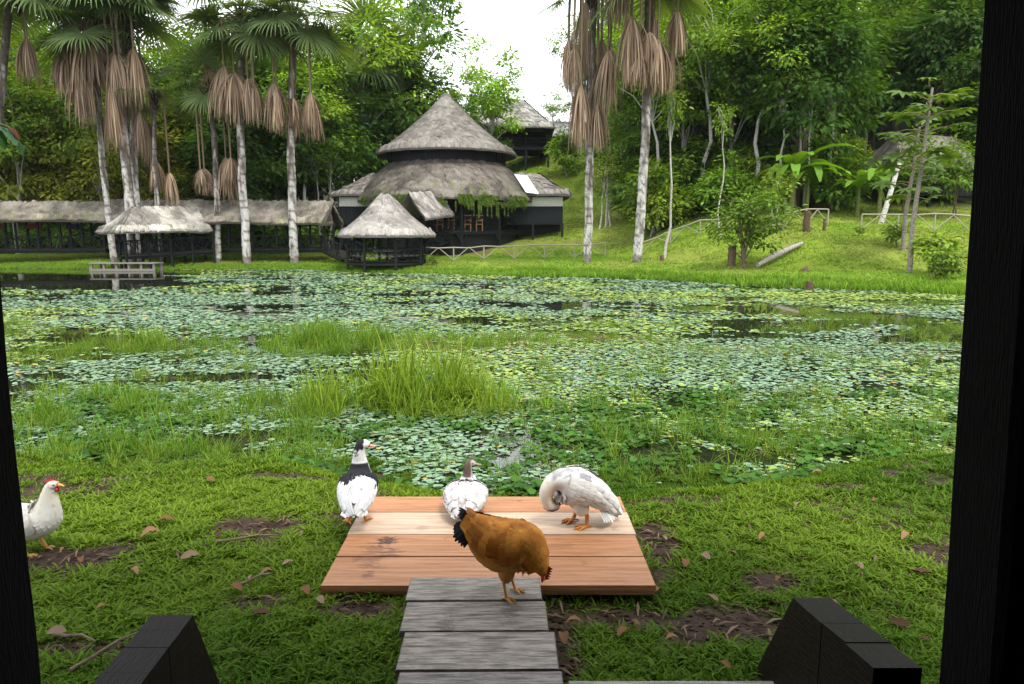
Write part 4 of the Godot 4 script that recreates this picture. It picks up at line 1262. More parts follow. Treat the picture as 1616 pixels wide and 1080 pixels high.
	plant_tree(screen, "screening_bush", "leafy bush in front of the dark hut thatch behind the second cecropia", "bush", on_ground(1432, 345, 43.2), 2.3, Vector3(0.8, 1.2, 0.8), "", "foliage")
	# white leaning trunk
	var lt := Geo.new(); lt.col = Color(0.62, 0.6, 0.56)
	lt.tube([Vector3(0, -0.2, 0), Vector3(0.35, 1.5, 0.1), Vector3(0.95, 4.0, 0)], [0.16, 0.14, 0.12], 9)
	tag(part(self, "leaning_trunk", lt.mesh(), M.bark, Transform3D(Basis.IDENTITY, on_ground(1388, 362, 40.5))), "white leaning tree trunk in front of the dark hut", "trunk")
	# stumps and the pale log
	for q in [[1278, 440, 27.0, 0.16, 0.55, "ragged dark stump standing alone near the water's edge"], [1155, 400, 34.5, 0.22, 0.95, "thick dark stump left of the bushy tree"], [1272, 408, 31.5, 0.16, 0.2, "low cut stump below the pale fallen log"], [1045, 400, 39.0, 0.12, 0.3, "small brown stump at the foot of a slender sapling"], [1272, 375, 38.5, 0.2, 1.0, "grey stump used as a post of the short fence"], [1300, 376, 38.5, 0.1, 0.6, "thin stump at the end of the short fence"]]:
		var g := Geo.new(); g.col = shade(Color(0.16, 0.115, 0.08), rnd(0.7, 1.2))
		var pts := []; var rad := []
		for k in 6:
			pts.push_back(Vector3(rnd(-0.02, 0.02), q[4] * (k / 5.0) - (0.15 if k == 0 else 0.0), rnd(-0.02, 0.02))); rad.push_back(q[3] * (1.35 if k == 0 else rnd(0.85, 1.0)))
		g.tube(pts, rad, 11)
		var e := g.v.size()
		for k in e:
			if g.v[k].y > q[4] * 0.9: g.v[k] += Vector3(0, rnd(-0.15, 0.2) * minf(q[4], 0.7), 0)
		tag(part(self, "tree_stump", g.mesh(), M.bark, Transform3D(Basis.IDENTITY, on_ground(q[0], q[1], q[2]))), q[5], "stump")
	var a := on_ground(1196, 408, 33.0); var b := on_ground(1266, 387, 35.5)
	var lg := Geo.new(); lg.col = Color(0.36, 0.34, 0.3)
	lg.tube([Vector3(0, 0.2, 0), (b - a) * 0.35 + Vector3(0, 0.27, 0), (b - a) * 0.7 + Vector3(0, 0.26, 0), b - a + Vector3(0, 0.2, 0)], [0.1, 0.16, 0.14, 0.1], 12)
	for k in lg.v.size(): lg.v[k] += Vector3(ns(k * 0.37, lg.v[k].y, 1.0), ns(k * 0.53, 4.0, 1.0), 0) * 0.035
	lg.tube([(b - a) * 0.6 + Vector3(0, 0.3, 0), (b - a) * 0.66 + Vector3(0.05, 0.55, 0.05)], [0.05, 0.025], 7)
	tag(part(self, "fallen_log", lg.mesh(), M.bark, Transform3D(Basis.IDENTITY, a)), "pale fallen log lying on the sloping lawn", "log")
	# a branch of red-tipped leaves close to the left post
	var t := thing("leafy_branch", "branch with broad dark leaves and one red leaf beside the left post", "plant", at(-12, 205, 3.2))
	var br := Geo.new(); br.col = Color(0.1, 0.1, 0.05)
	br.tube([Vector3(-0.5, ground(t.position.x - 0.5, 3.2) - t.position.y - 0.05, 0), Vector3(-0.42, -1.0, 0), Vector3(-0.3, -0.15, 0), Vector3(-0.12, 0.02, 0), Vector3(0.02, 0.03, 0), Vector3(0.08, 0.01, 0)], [0.02, 0.016, 0.01, 0.006, 0.005, 0.004], 6)
	part(t, "twig", br.mesh(), M.bark)
	for q in [[0.0, -0.5, Color(0.03, 0.08, 0.03)], [0.06, -0.9, Color(0.025, 0.07, 0.02)], [0.085, -0.5, Color(0.1, 0.035, 0.018)], [0.03, -0.2, Color(0.06, 0.13, 0.07)]]:
		var g := Geo.new(); g.col = q[2]
		blade_leaf(g, Vector3(q[0], 0.01, 0.02), Vector3(1.0, q[1], rnd(0.0, 0.5)), 0.15 if q[2].g > q[2].r else 0.085, 0.028 if q[2].g > q[2].r else 0.014, 1.4, 6)
		part(t, "leaf", g.mesh(), M.leaf)

# ---------------------------------------------------------------- the porch one looks out of
func plank_mesh(s: Vector3, ch := 0.004) -> Mesh:
	var g := Geo.new()
	var h := s * 0.5
	var a := [Vector3(-h.x + ch, h.y, h.z - ch), Vector3(h.x - ch, h.y, h.z - ch), Vector3(h.x - ch, h.y, -h.z + ch), Vector3(-h.x + ch, h.y, -h.z + ch)]
	var b := [Vector3(-h.x, h.y - ch, h.z), Vector3(h.x, h.y - ch, h.z), Vector3(h.x, h.y - ch, -h.z), Vector3(-h.x, h.y - ch, -h.z)]
	var uv := [Vector2(0, 1), Vector2(1, 1), Vector2(1, 0), Vector2(0, 0)]
	var i := []
	for k in 4: i.push_back(g.p(a[k], Vector3.UP, uv[k]))
	g.quad_i(i[0], i[1], i[2], i[3])
	for k in 4:
		var m := (k + 1) % 4
		var n1: Vector3 = (b[k] - a[k] + b[m] - a[m]).normalized()
		n1 = (n1 + Vector3.UP * 0.7).normalized()
		g.quad_i(g.p(b[k], n1, uv[k]), g.p(b[m], n1, uv[m]), g.p(a[m], n1, uv[m]), g.p(a[k], n1, uv[k]))
		var lo := Vector3(0, -s.y + ch, 0)
		var nn: Vector3 = (b[m] - b[k]).cross(Vector3.UP).normalized()
		var e := Vector2(0, 0.12) if uv[k].y < 0.5 else Vector2(0, -0.12)
		g.quad_i(g.p(b[k] + lo, nn, uv[k] + e), g.p(b[m] + lo, nn, uv[m] + e), g.p(b[m], nn, uv[m]), g.p(b[k], nn, uv[k]))
	g.quad(b[3] - Vector3(0, s.y - ch, 0), b[2] - Vector3(0, s.y - ch, 0), b[1] - Vector3(0, s.y - ch, 0), b[0] - Vector3(0, s.y - ch, 0))
	return g.mesh()

# sawn wood with the grain along u; stains are [u, v, radius, depth]
func wood(seed_: int, tones: Array, streak: float, cracks: float, stains: Array, rough := 0.6, aspect := 5.0) -> StandardMaterial3D:
	var W := 640; var H := 160
	var f := FastNoiseLite.new(); f.seed = seed_; f.frequency = 0.01; f.fractal_octaves = 4
	var im := Image.create(W, H, true, Image.FORMAT_RGB8)
	var hm := Image.create(W, H, true, Image.FORMAT_RGB8)
	for y in H:
		for x in W:
			var warp := f.get_noise_2d(x * 0.35, y * 1.1) * 5.0
			var g1 := f.get_noise_2d(x * 0.25 + 300.0, (y + warp) * 9.0)
			var g2 := f.get_noise_2d(x * 2.6 + 900.0, y * 38.0)
			var g3 := f.get_noise_2d(x * 0.5 - 500.0, y * 5.0)
			var c: Color = tones[0].lerp(tones[1], clampf(0.5 + g3 * 1.3, 0, 1))
			c = shade(c, 1.0 + streak * (g1 * 0.7 + g2 * 1.4))
			var crack := f.get_noise_2d(x * 0.35 + 77.0, y * 13.0 + 600.0)
			var hgt := 0.5 + g2 * 0.5
			if crack > 0.42 - cracks * 0.3:
				var k := clampf((crack - 0.42 + cracks * 0.3) * 9.0, 0, 1) * cracks
				c = c.lerp(tones[2], k); hgt -= k * 0.6
			for s in stains:
				var q = Vector2((float(x) / W - s[0]) * aspect, float(y) / H - s[1]).length() / s[2] + g3 * 1.1 + g2 * 0.5 + f.get_noise_2d(x * 5.0, y * 9.0) * 0.9
				if q < 1.0: c = c.lerp(tones[2], minf((1.0 - q) * 3.0, 1.0) * s[3])
			im.set_pixel(x, y, c.linear_to_srgb())
			hm.set_pixel(x, y, Color(hgt, hgt, hgt))
	im.generate_mipmaps(); hm.generate_mipmaps()
	var m := mat(Color(1, 1, 1), rough, 0.4)
	m.albedo_texture = ImageTexture.create_from_image(im)
	m.heightmap_enabled = true
	m.heightmap_texture = ImageTexture.create_from_image(hm)
	m.heightmap_scale = 0.25
	return m

func prism(parent: Node, called: String, side_zy: Array, x0: float, x1: float, material: Material) -> MeshInstance3D:
	# a thick board that stands along the view, cut to an outline of (z, y)
	var g := Geo.new()
	var poly := PackedVector2Array()
	for q in side_zy: poly.push_back(Vector2(q[0], q[1]))
	if Geometry2D.is_polygon_clockwise(poly): poly.reverse()
	var ids := Geometry2D.triangulate_polygon(poly)
	for k in range(0, ids.size(), 3):
		var a := poly[ids[k]]; var b := poly[ids[k + 1]]; var c := poly[ids[k + 2]]
		for x in [x0, x1]:
			var A := Vector3(x, a.y, a.x); var B := Vector3(x, b.y, b.x); var C := Vector3(x, c.y, c.x)
			var want := 1.0 if x == maxf(x0, x1) else -1.0
			if (B - A).cross(C - A).x * want > 0.0: g.tri(A, B, C)
			else: g.tri(A, C, B)
	var mid := Vector2.ZERO
	for q in poly: mid += q / poly.size()
	for k in poly.size():
		var a := poly[k]; var b := poly[(k + 1) % poly.size()]
		var A := Vector3(x0, a.y, a.x); var B := Vector3(x1, a.y, a.x); var C := Vector3(x1, b.y, b.x); var D := Vector3(x0, b.y, b.x)
		var o := (a + b) * 0.5 - mid
		if (C - A).cross(D - B).dot(Vector3(0, o.y, o.x)) > 0.0: g.quad(A, B, C, D)
		else: g.quad(A, D, C, B)
	return part(parent, called, g.mesh(), material)

func make_porch() -> void:
	var t := thing("timber_porch", "black stained timber porch with two posts and cut beam ends framing the view", "porch", Vector3.ZERO)
	var black := triplanar(mat(Color(0.007, 0.0068, 0.007), 0.8, 0.15), noise_image(512, 55, 0.02, [Color(0.4, 0.4, 0.4), Color(0.8, 0.8, 0.8), Color(1, 1, 1), Color(0.9, 0.85, 0.8)]), 1.0, true, M.relief, 0.3)
	black.uv1_scale = Vector3(9.0, 0.7, 9.0)
	var brown := triplanar(mat(Color(0.0095, 0.007, 0.0055), 0.5, 0.22), noise_image(512, 56, 0.02, [Color(0.35, 0.33, 0.3), Color(0.8, 0.8, 0.8), Color(1, 0.98, 0.95), Color(0.8, 0.7, 0.62)]), 1.0, true, M.relief, 0.25)
	brown.uv1_scale = Vector3(7.0, 9.0, 0.9)
	# adzed posts, a little uneven
	for s in [-1.0, 1.0]:
		var g := Geo.new()
		var rows := 26
		var prev := []
		for k in rows + 1:
			var y := lerpf(-0.2, 3.35, float(k) / rows)
			var inx := (-1.205 + 0.02 * (y - 1.055)) if s < 0 else (1.093 - 0.038 * (y - 1.055))
			inx += ns(y, s * 5.0, 0.4) * 0.012 + ns(y, s * 9.0, 1.6) * 0.004
			var c = inx + s * 0.1
			var ring_ := []
			for q in [[-0.1, -0.085], [-0.085, -0.1], [0.085, -0.1], [0.1, -0.085], [0.1, 0.085], [0.085, 0.1], [-0.085, 0.1], [-0.1, 0.085]]:
				ring_.push_back(Vector3(c + q[0], y, -1.5 + q[1]))
			if k > 0:
				for m in 8: g.quad(prev[m], ring_[m], ring_[(m + 1) % 8], prev[(m + 1) % 8])
			prev = ring_
		part(t, "post", g.mesh(), black)
	# beam ends, cut to a slant, built of layers that weather apart along the grain
	for e in [[[-1.6, 1.10], [-2.1, 1.01], [-2.44, 0.455], [-2.5, 0.2], [-1.6, 0.2], 0.93, 1.055], [[-1.6, 1.0], [-1.98, 1.02], [-2.125, 0.68], [-2.3, 0.2], [-1.6, 0.2], -1.0, -1.13]]:
		var lay := Node3D.new()
		lay.name = "beam_end"
		t.add_child(lay, true)
		var cuts := [0.0, 0.3, 0.305, 0.58, 0.584, 0.8, 1.0]
		for k in 6:
			if k == 1 or k == 3: continue
			var z0 := lerpf(-1.6, e[1][0], cuts[k]); var z1 := lerpf(-1.6, e[1][0], cuts[k + 1])
			var y0 := lerpf(e[0][1], e[1][1], cuts[k]) + rnd(-0.002, 0.002); var y1 := lerpf(e[0][1], e[1][1], cuts[k + 1]) + rnd(-0.002, 0.002)
			var out := rnd(-0.0015, 0.0015)
			var poly := [[z0, y0], [z1, y1], [z1, 0.25], [z0, 0.25]]
			if k == 5: poly = [[z0, y0], [e[1][0], e[1][1]], e[2], e[3], [z0, 0.2]]
			prism(lay, "layer", poly, e[5] + out, e[6] + out, brown)
		prism(lay, "core", [[-1.6, e[0][1] - 0.012], [e[1][0] + 0.01, e[1][1] - 0.012], [e[2][0] + 0.02, e[2][1]], [e[3][0] + 0.02, 0.22], [-1.6, 0.22]], lerpf(e[5], e[6], 0.1), lerpf(e[5], e[6], 0.9), brown)
	# floor, walls and roof of the hut behind
	for k in 17: bar(t, "floor_board", Vector3(-2.3, 0.57, -2.05 + k * 0.28), Vector3(2.3, 0.57, -2.05 + k * 0.28), 0.27, 0.05, brown)
	var sill := wood(401, [Color(0.24, 0.22, 0.2), Color(0.34, 0.32, 0.29), Color(0.04, 0.035, 0.03)], 0.4, 0.7, [], 0.85)
	part(t, "sill_beam", plank_mesh(Vector3(0.8, 0.1, 0.1)), sill, Transform3D(Basis.IDENTITY, Vector3(0.6, 0.575, -2.17)))
	for s in [-1.0, 1.0]: bar(t, "side_wall", Vector3(2.3 * s, 1.95, -1.5), Vector3(2.3 * s, 1.95, 2.7), 0.08, 2.8, black)
	bar(t, "back_wall", Vector3(-2.3, 1.95, 2.7), Vector3(2.3, 1.95, 2.7), 0.08, 2.8, black)
	for s in [-1.0, 1.0]: bar(t, "front_wall", Vector3(1.3 * s, 1.95, -1.5), Vector3(2.3 * s, 1.95, -1.5), 0.08, 2.8, black)
	bar(t, "roof", Vector3(0, 3.2, -2.3), Vector3(0, 3.75, 2.9), 5.2, 0.15, brown)

func make_platform() -> void:
	var x0 := -0.89; var x1 := 0.67; var z0 := -4.02; var z1 := -2.93
	var t := thing("duck_platform", "low platform of four sawn reddish planks, one of them pale", "platform", Vector3((x0 + x1) * 0.5, 0.0, (z0 + z1) * 0.5))
	var red := [Color(0.29, 0.125, 0.052), Color(0.38, 0.185, 0.086), Color(0.06, 0.025, 0.015)]
	var pale := [Color(0.4, 0.28, 0.19), Color(0.5, 0.385, 0.28), Color(0.12, 0.07, 0.04)]
	var cut := [0.0, 0.245, 0.545, 0.8, 1.09]   # from the water side to the doorway
	for k in 4:
		var w: float = cut[k + 1] - cut[k]
		var stains := []
		if k == 2: stains = [[0.14, 0.35, 0.2, 1.0], [0.12, 0.75, 0.25, 0.45], [0.17, 0.85, 0.2, 0.5], [0.75, 0.45, 0.2, 0.2], [0.34, 0.2, 0.05, 0.7]]
		if k == 3: stains = [[0.12, 0.1, 0.22, 0.5], [0.13, 0.62, 0.1, 0.6], [0.8, 0.2, 0.06, 0.4]]
		if k == 1: stains = [[0.36, 0.1, 0.06, 0.8], [0.25, 0.75, 0.1, 0.3], [0.93, 0.8, 0.1, 0.4]]
		if k == 0: stains = [[0.3, 0.15, 0.06, 0.6], [0.6, 0.3, 0.05, 0.5]]
		var tones: Array = pale if k == 1 else red
		var p := part(t, "plank", plank_mesh(Vector3(x1 - x0 + rnd(-0.01, 0.012), 0.028, w - 0.005), 0.003), wood(100 + k * 17, tones, 0.12, 0.22, stains, 0.5), Transform3D(Basis(Vector3.FORWARD, rnd(-0.002, 0.002)), Vector3(0, 0.6 - 0.014 + rnd(-0.002, 0.002), (z0 - z1) * 0.5 + cut[k] + w * 0.5)))
		if k == 1: p.set_meta("label", "pale sawn plank")
	var under := wood(171, red, 0.2, 0.3, [], 0.6)
	part(t, "edge_board", plank_mesh(Vector3(1.55, 0.022, 0.1), 0.003), under, Transform3D(Basis.IDENTITY, Vector3(0, 0.559, 0.482)))
	for z in [-0.45, 0.36]: part(t, "runner", plank_mesh(Vector3(1.4, 0.1, 0.07)), M.timber_brown, Transform3D(Basis.IDENTITY, Vector3(0, 0.498, z)))
	# grey boards that lead from the doorway on to it
	var r := thing("plank_ramp", "narrow ramp of weathered grey boards leading on to the duck platform", "ramp", Vector3(-0.115, 0.0, -2.2), "", 0.0755)
	var grey := [Color(0.15, 0.13, 0.11), Color(0.27, 0.245, 0.21), Color(0.025, 0.022, 0.02)]
	var edges := [-0.755, -0.545, -0.315, -0.065, 0.2]
	for k in 4:
		var w: float = edges[k + 1] - edges[k]
		part(r, "plank", plank_mesh(Vector3(0.59 + rnd(-0.01, 0.015), 0.03, w - 0.008), 0.004), wood(200 + k * 13, grey if k < 3 else [Color(0.12, 0.11, 0.1), Color(0.22, 0.2, 0.185), Color(0.02, 0.018, 0.016)], 0.22, 0.6, [[0.3, 0.8, 0.3, 0.4], [0.75, 0.3, 0.3, 0.35]] if k == 1 else [], 0.8), Transform3D(Basis(Vector3.UP, rnd(-0.008, 0.008) - 0.068), Vector3(rnd(-0.006, 0.006), 0.617 + rnd(-0.002, 0.002), (edges[k] + edges[k + 1]) * 0.5)))
	for x in [-0.2, 0.2]: part(r, "stringer", plank_mesh(Vector3(0.06, 0.14, 0.72)), M.timber_brown, Transform3D(Basis.IDENTITY, Vector3(x, 0.53, -0.17 - 0.0)))

# ---------------------------------------------------------------- birds
# rings: [centre, half width, half height up, half height down]; the spine runs from tail to beak base
class Loft:
	var pts := []; var side := []; var up := []; var w := []; var hu := []; var hd := []
	var n := 0
	func at(t: float, a: float) -> Vector3:
		var k := clampf(t, 0.0, 1.0) * (n - 1)
		var i := mini(int(k), n - 2); var f := k - i
		var c: Vector3 = pts[i].lerp(pts[i + 1], f)
		var s: Vector3 = side[i].lerp(side[i + 1], f); var u: Vector3 = up[i].lerp(up[i + 1], f)
		var h: float = lerpf(hu[i], hu[i + 1], f) if sin(a) > 0.0 else lerpf(hd[i], hd[i + 1], f)
		return c + s * cos(a) * lerpf(w[i], w[i + 1], f) + u * sin(a) * h
	func normal(t: float, a: float) -> Vector3:
		var e := 0.015
		var dt := at(t + e, a) - at(t - e, a); var da := at(t, a + 0.1) - at(t, a - 0.1)
		return da.cross(dt).normalized() * -1.0

func loft(rings: Array, n: int, side0 := Vector3.BACK) -> Loft:
	var l := Loft.new()
	l.n = n
	var cv := Curve3D.new()
	var m := rings.size()
	var cat := func(a, b, c, d, f): return 0.5 * ((2.0 * b) + (c - a) * f + (2.0 * a - 5.0 * b + 4.0 * c - d) * f * f + (3.0 * b - a - 3.0 * c + d) * f * f * f)
	for k in n:
		var q := float(k) / (n - 1) * (m - 1)
		var i := mini(int(q), m - 2); var f := q - i
		var r0: Array = rings[maxi(i - 1, 0)]; var r1: Array = rings[i]; var r2: Array = rings[i + 1]; var r3: Array = rings[mini(i + 2, m - 1)]
		l.pts.push_back(cat.call(r0[0], r1[0], r2[0], r3[0], f))
		l.w.push_back(maxf(cat.call(r0[1], r1[1], r2[1], r3[1], f), 0.001))
		l.hu.push_back(maxf(cat.call(r0[2], r1[2], r2[2], r3[2], f), 0.001))
		l.hd.push_back(maxf(cat.call(r0[3], r1[3], r2[3], r3[3], f), 0.001))
	var s := side0
	for k in n:
		var t: Vector3 = (l.pts[mini(k + 1, n - 1)] - l.pts[maxi(k - 1, 0)]).normalized()
		s = (s - t * s.dot(t)).normalized()
		l.side.push_back(s); l.up.push_back(s.cross(t) * -1.0 if s.cross(t).dot(Vector3.UP) < -2.0 else s.cross(t))
	return l

func loft_mesh(l: Loft, around: int, tint: Callable, rough := 0.0) -> Mesh:
	var g := Geo.new()
	var idx := []
	for k in l.n:
		for s in around + 1:
			var a := TAU * s / around
			var t := float(k) / (l.n - 1)
			var q := l.at(t, a)
			var nn := l.normal(t, a)
			var out: Vector3 = (q - l.pts[k]).normalized()
			if nn.dot(out) < 0.0: nn = -nn
			q += nn * rough * noise.get_noise_3d(q.x * 2600.0, q.y * 2600.0, q.z * 2600.0)
			g.col = tint.call(t, a, q)
			idx.push_back(g.p(q, nn))
	var w := around + 1
	for k in l.n - 1:
		for s in around:
			g.quad_i(idx[k * w + s], idx[(k + 1) * w + s], idx[(k + 1) * w + s + 1], idx[k * w + s + 1])
	return g.mesh()

func feather(g: Geo, q: Vector3, back: Vector3, nn: Vector3, ln: float, w: float, c0: Color, c1: Color, curl := 0.15) -> void:
	var side := back.cross(nn).normalized()
	var rows := [[0.0, 0.35], [0.4, 1.0], [0.78, 0.92], [1.0, 0.25]]
	var la := -1; var lb := -1; var lm := -1
	for r in rows:
		var f: float = r[0]
		var c := q + back * ln * f + nn * ln * (0.16 * f - curl * f * f)
		g.col = c0.lerp(c1, f)
		var a := g.p(c - side * w * r[1] - nn * w * 0.22, (nn - side * 0.35).normalized()); var m := g.p(c, nn); var b := g.p(c + side * w * r[1] - nn * w * 0.22, (nn + side * 0.35).normalized())
		if la >= 0:
			g.quad_i(la, lm, m, a); g.quad_i(lm, lb, b, m)
		la = a; lb = b; lm = m

# small overlapping feathers over a stretch of the body
func plumage(l: Loft, count: int, t0: float, t1: float, size: Callable, tint: Callable, lift := 0.0) -> Mesh:
	var g := Geo.new()
	for k in count:
		var t := t0 + (t1 - t0) * (1.0 - (k + 0.5) / count)
		var a := fposmod(k * 2.39996, TAU)
		var q := l.at(t, a)
		var nn := l.normal(t, a)
		var ctr := l.at(t, a + PI)
		if nn.dot(q - ctr) < 0.0: nn = -nn
		var back := l.at(t - 0.03, a) - l.at(t + 0.03, a)
		if back.length() < 0.0001: continue
		back = (back.normalized() - nn * nn.dot(back.normalized())).normalized()
		back = (back + Vector3(rnd(-0.12, 0.12), rnd(-0.12, 0.12), rnd(-0.12, 0.12))).normalized()
		var c: Color = tint.call(t, a, q)
		var s: float = size.call(t)
		c = shade(c, rnd(0.78, 1.15))
		feather(g, q + nn * (lift - 0.001), back, nn, s, s * 0.38, c, c, 0.2)
	return g.mesh()

# a folded wing: rows of coverts, then long flight feathers that end towards the tail
func wing(l: Loft, s: float, t_front: float, t_back: float, a_top: float, a_low: float, tint: Callable, long := 0.16, droop := 0.25) -> Mesh:
	var g := Geo.new()
	for row in 9:
		var f := row / 8.0
		var n := 14
		for k in n:
			var q := (k + 0.5 + 0.5 * (row % 2)) / n
			var t := lerpf(t_back, t_front, 1.0 - f * 0.85) - 0.02
			var an := lerpf(a_top, a_low, q)
			var a := an if s > 0 else PI - an
			var p := l.at(t, a); var nn := l.normal(t, a)
			if nn.dot(p - l.at(t, a + PI)) < 0.0: nn = -nn
			var back := (l.at(t - 0.05, a) - l.at(t + 0.05, a)).normalized()
			back = (back + Vector3.DOWN * droop * (q - 0.2) + Vector3(rnd(-0.13, 0.13), rnd(-0.13, 0.13), rnd(-0.13, 0.13))).normalized()
			back = (back - nn * nn.dot(back)).normalized()
			var ln := lerpf(0.05, long, f * f)
			var c: Color = tint.call(t, a, p)
			c = shade(c, rnd(0.8, 1.12))
			feather(g, p + nn * (0.006 + 0.008 * sin(PI * q) + 0.004 * f), back, nn, ln, lerpf(0.017, 0.014, f), c, c, 0.16)
	return g.mesh()

func leg(bird: Node3D, hip: Vector3, foot: Vector3, r: float, skin: Color, yaw: float, web: bool, toe := 0.055) -> void:
	var g := Geo.new()
	g.col = skin
	var knee := hip.lerp(foot, 0.45) + Vector3(-0.015, 0, 0).rotated(Vector3.UP, yaw)
	g.tube([hip, knee, foot + Vector3(0, 0.012, 0)], [r * 1.6, r * 1.15, r], 8)
	var tips := []
	for k in [-0.5, 0.0, 0.5]:
		var dv := Vector3(1, 0, 0).rotated(Vector3.UP, yaw + k)
		var ln := toe * (1.0 if k == 0.0 else 0.85)
		g.tube([foot + Vector3(0, 0.01, 0), foot + dv * ln * 0.5 + Vector3(0, 0.011, 0), foot + dv * ln + Vector3(0, 0.003, 0)], [r * 0.85, r * 0.75, r * 0.25], 6)
		tips.push_back(foot + dv * ln * 0.95 + Vector3(0, 0.004, 0))
	var bk := Vector3(-1, 0, 0).rotated(Vector3.UP, yaw)
	g.tube([foot + Vector3(0, 0.012, 0), foot + bk * toe * 0.5 + Vector3(0, 0.004, 0)], [r * 0.7, r * 0.25], 6)
	if web:
		for k in 2:
			var m: Vector3 = (tips[k] + tips[k + 1]) * 0.5 * 0.86 + foot * 0.14
			g.tri(foot + Vector3(0, 0.008, 0), tips[k], m); g.tri(foot + Vector3(0, 0.008, 0), m, tips[k + 1])
	part(bird, "leg", g.mesh(), M.skin)

func ball(c: Vector3, s: Vector3, col: Color) -> Mesh:
	var g := Geo.new()
	g.col = col
	var idx := []
	for j in 9:
		for i in 13:
			var a := TAU * i / 12; var b := PI * j / 8 - PI * 0.5
			var nn := Vector3(cos(a) * cos(b), sin(b), sin(a) * cos(b))
			idx.push_back(g.p(c + nn * s, nn))
	for j in 8:
		for i in 12: g.quad_i(idx[j * 13 + i], idx[(j + 1) * 13 + i], idx[(j + 1) * 13 + i + 1], idx[j * 13 + i + 1])
	return g.mesh()

func tail_fan(bird: Node3D, root: Vector3, back: Vector3, n: int, spread: float, ln: float, w: float, c: Color, upv := Vector3.UP, called := "tail_feather") -> void:
	var side := back.cross(upv).normalized()
	for k in n:
		var f := (k - (n - 1) * 0.5) / maxf(n - 1, 1) * 2.0
		var dv := (back + side * f * spread).normalized()
		var g := Geo.new()
		var nn := (upv - dv * upv.dot(dv)).normalized()
		var cc := shade(c, rnd(0.85, 1.1))
		feather(g, root + side * f * 0.015 + nn * 0.002 * (n - absf(f) * n), dv, nn, ln * rnd(0.9, 1.05) * (1.0 - 0.12 * absf(f)), w, cc, cc, 0.22)
		part(bird, called, g.mesh(), M.feather)

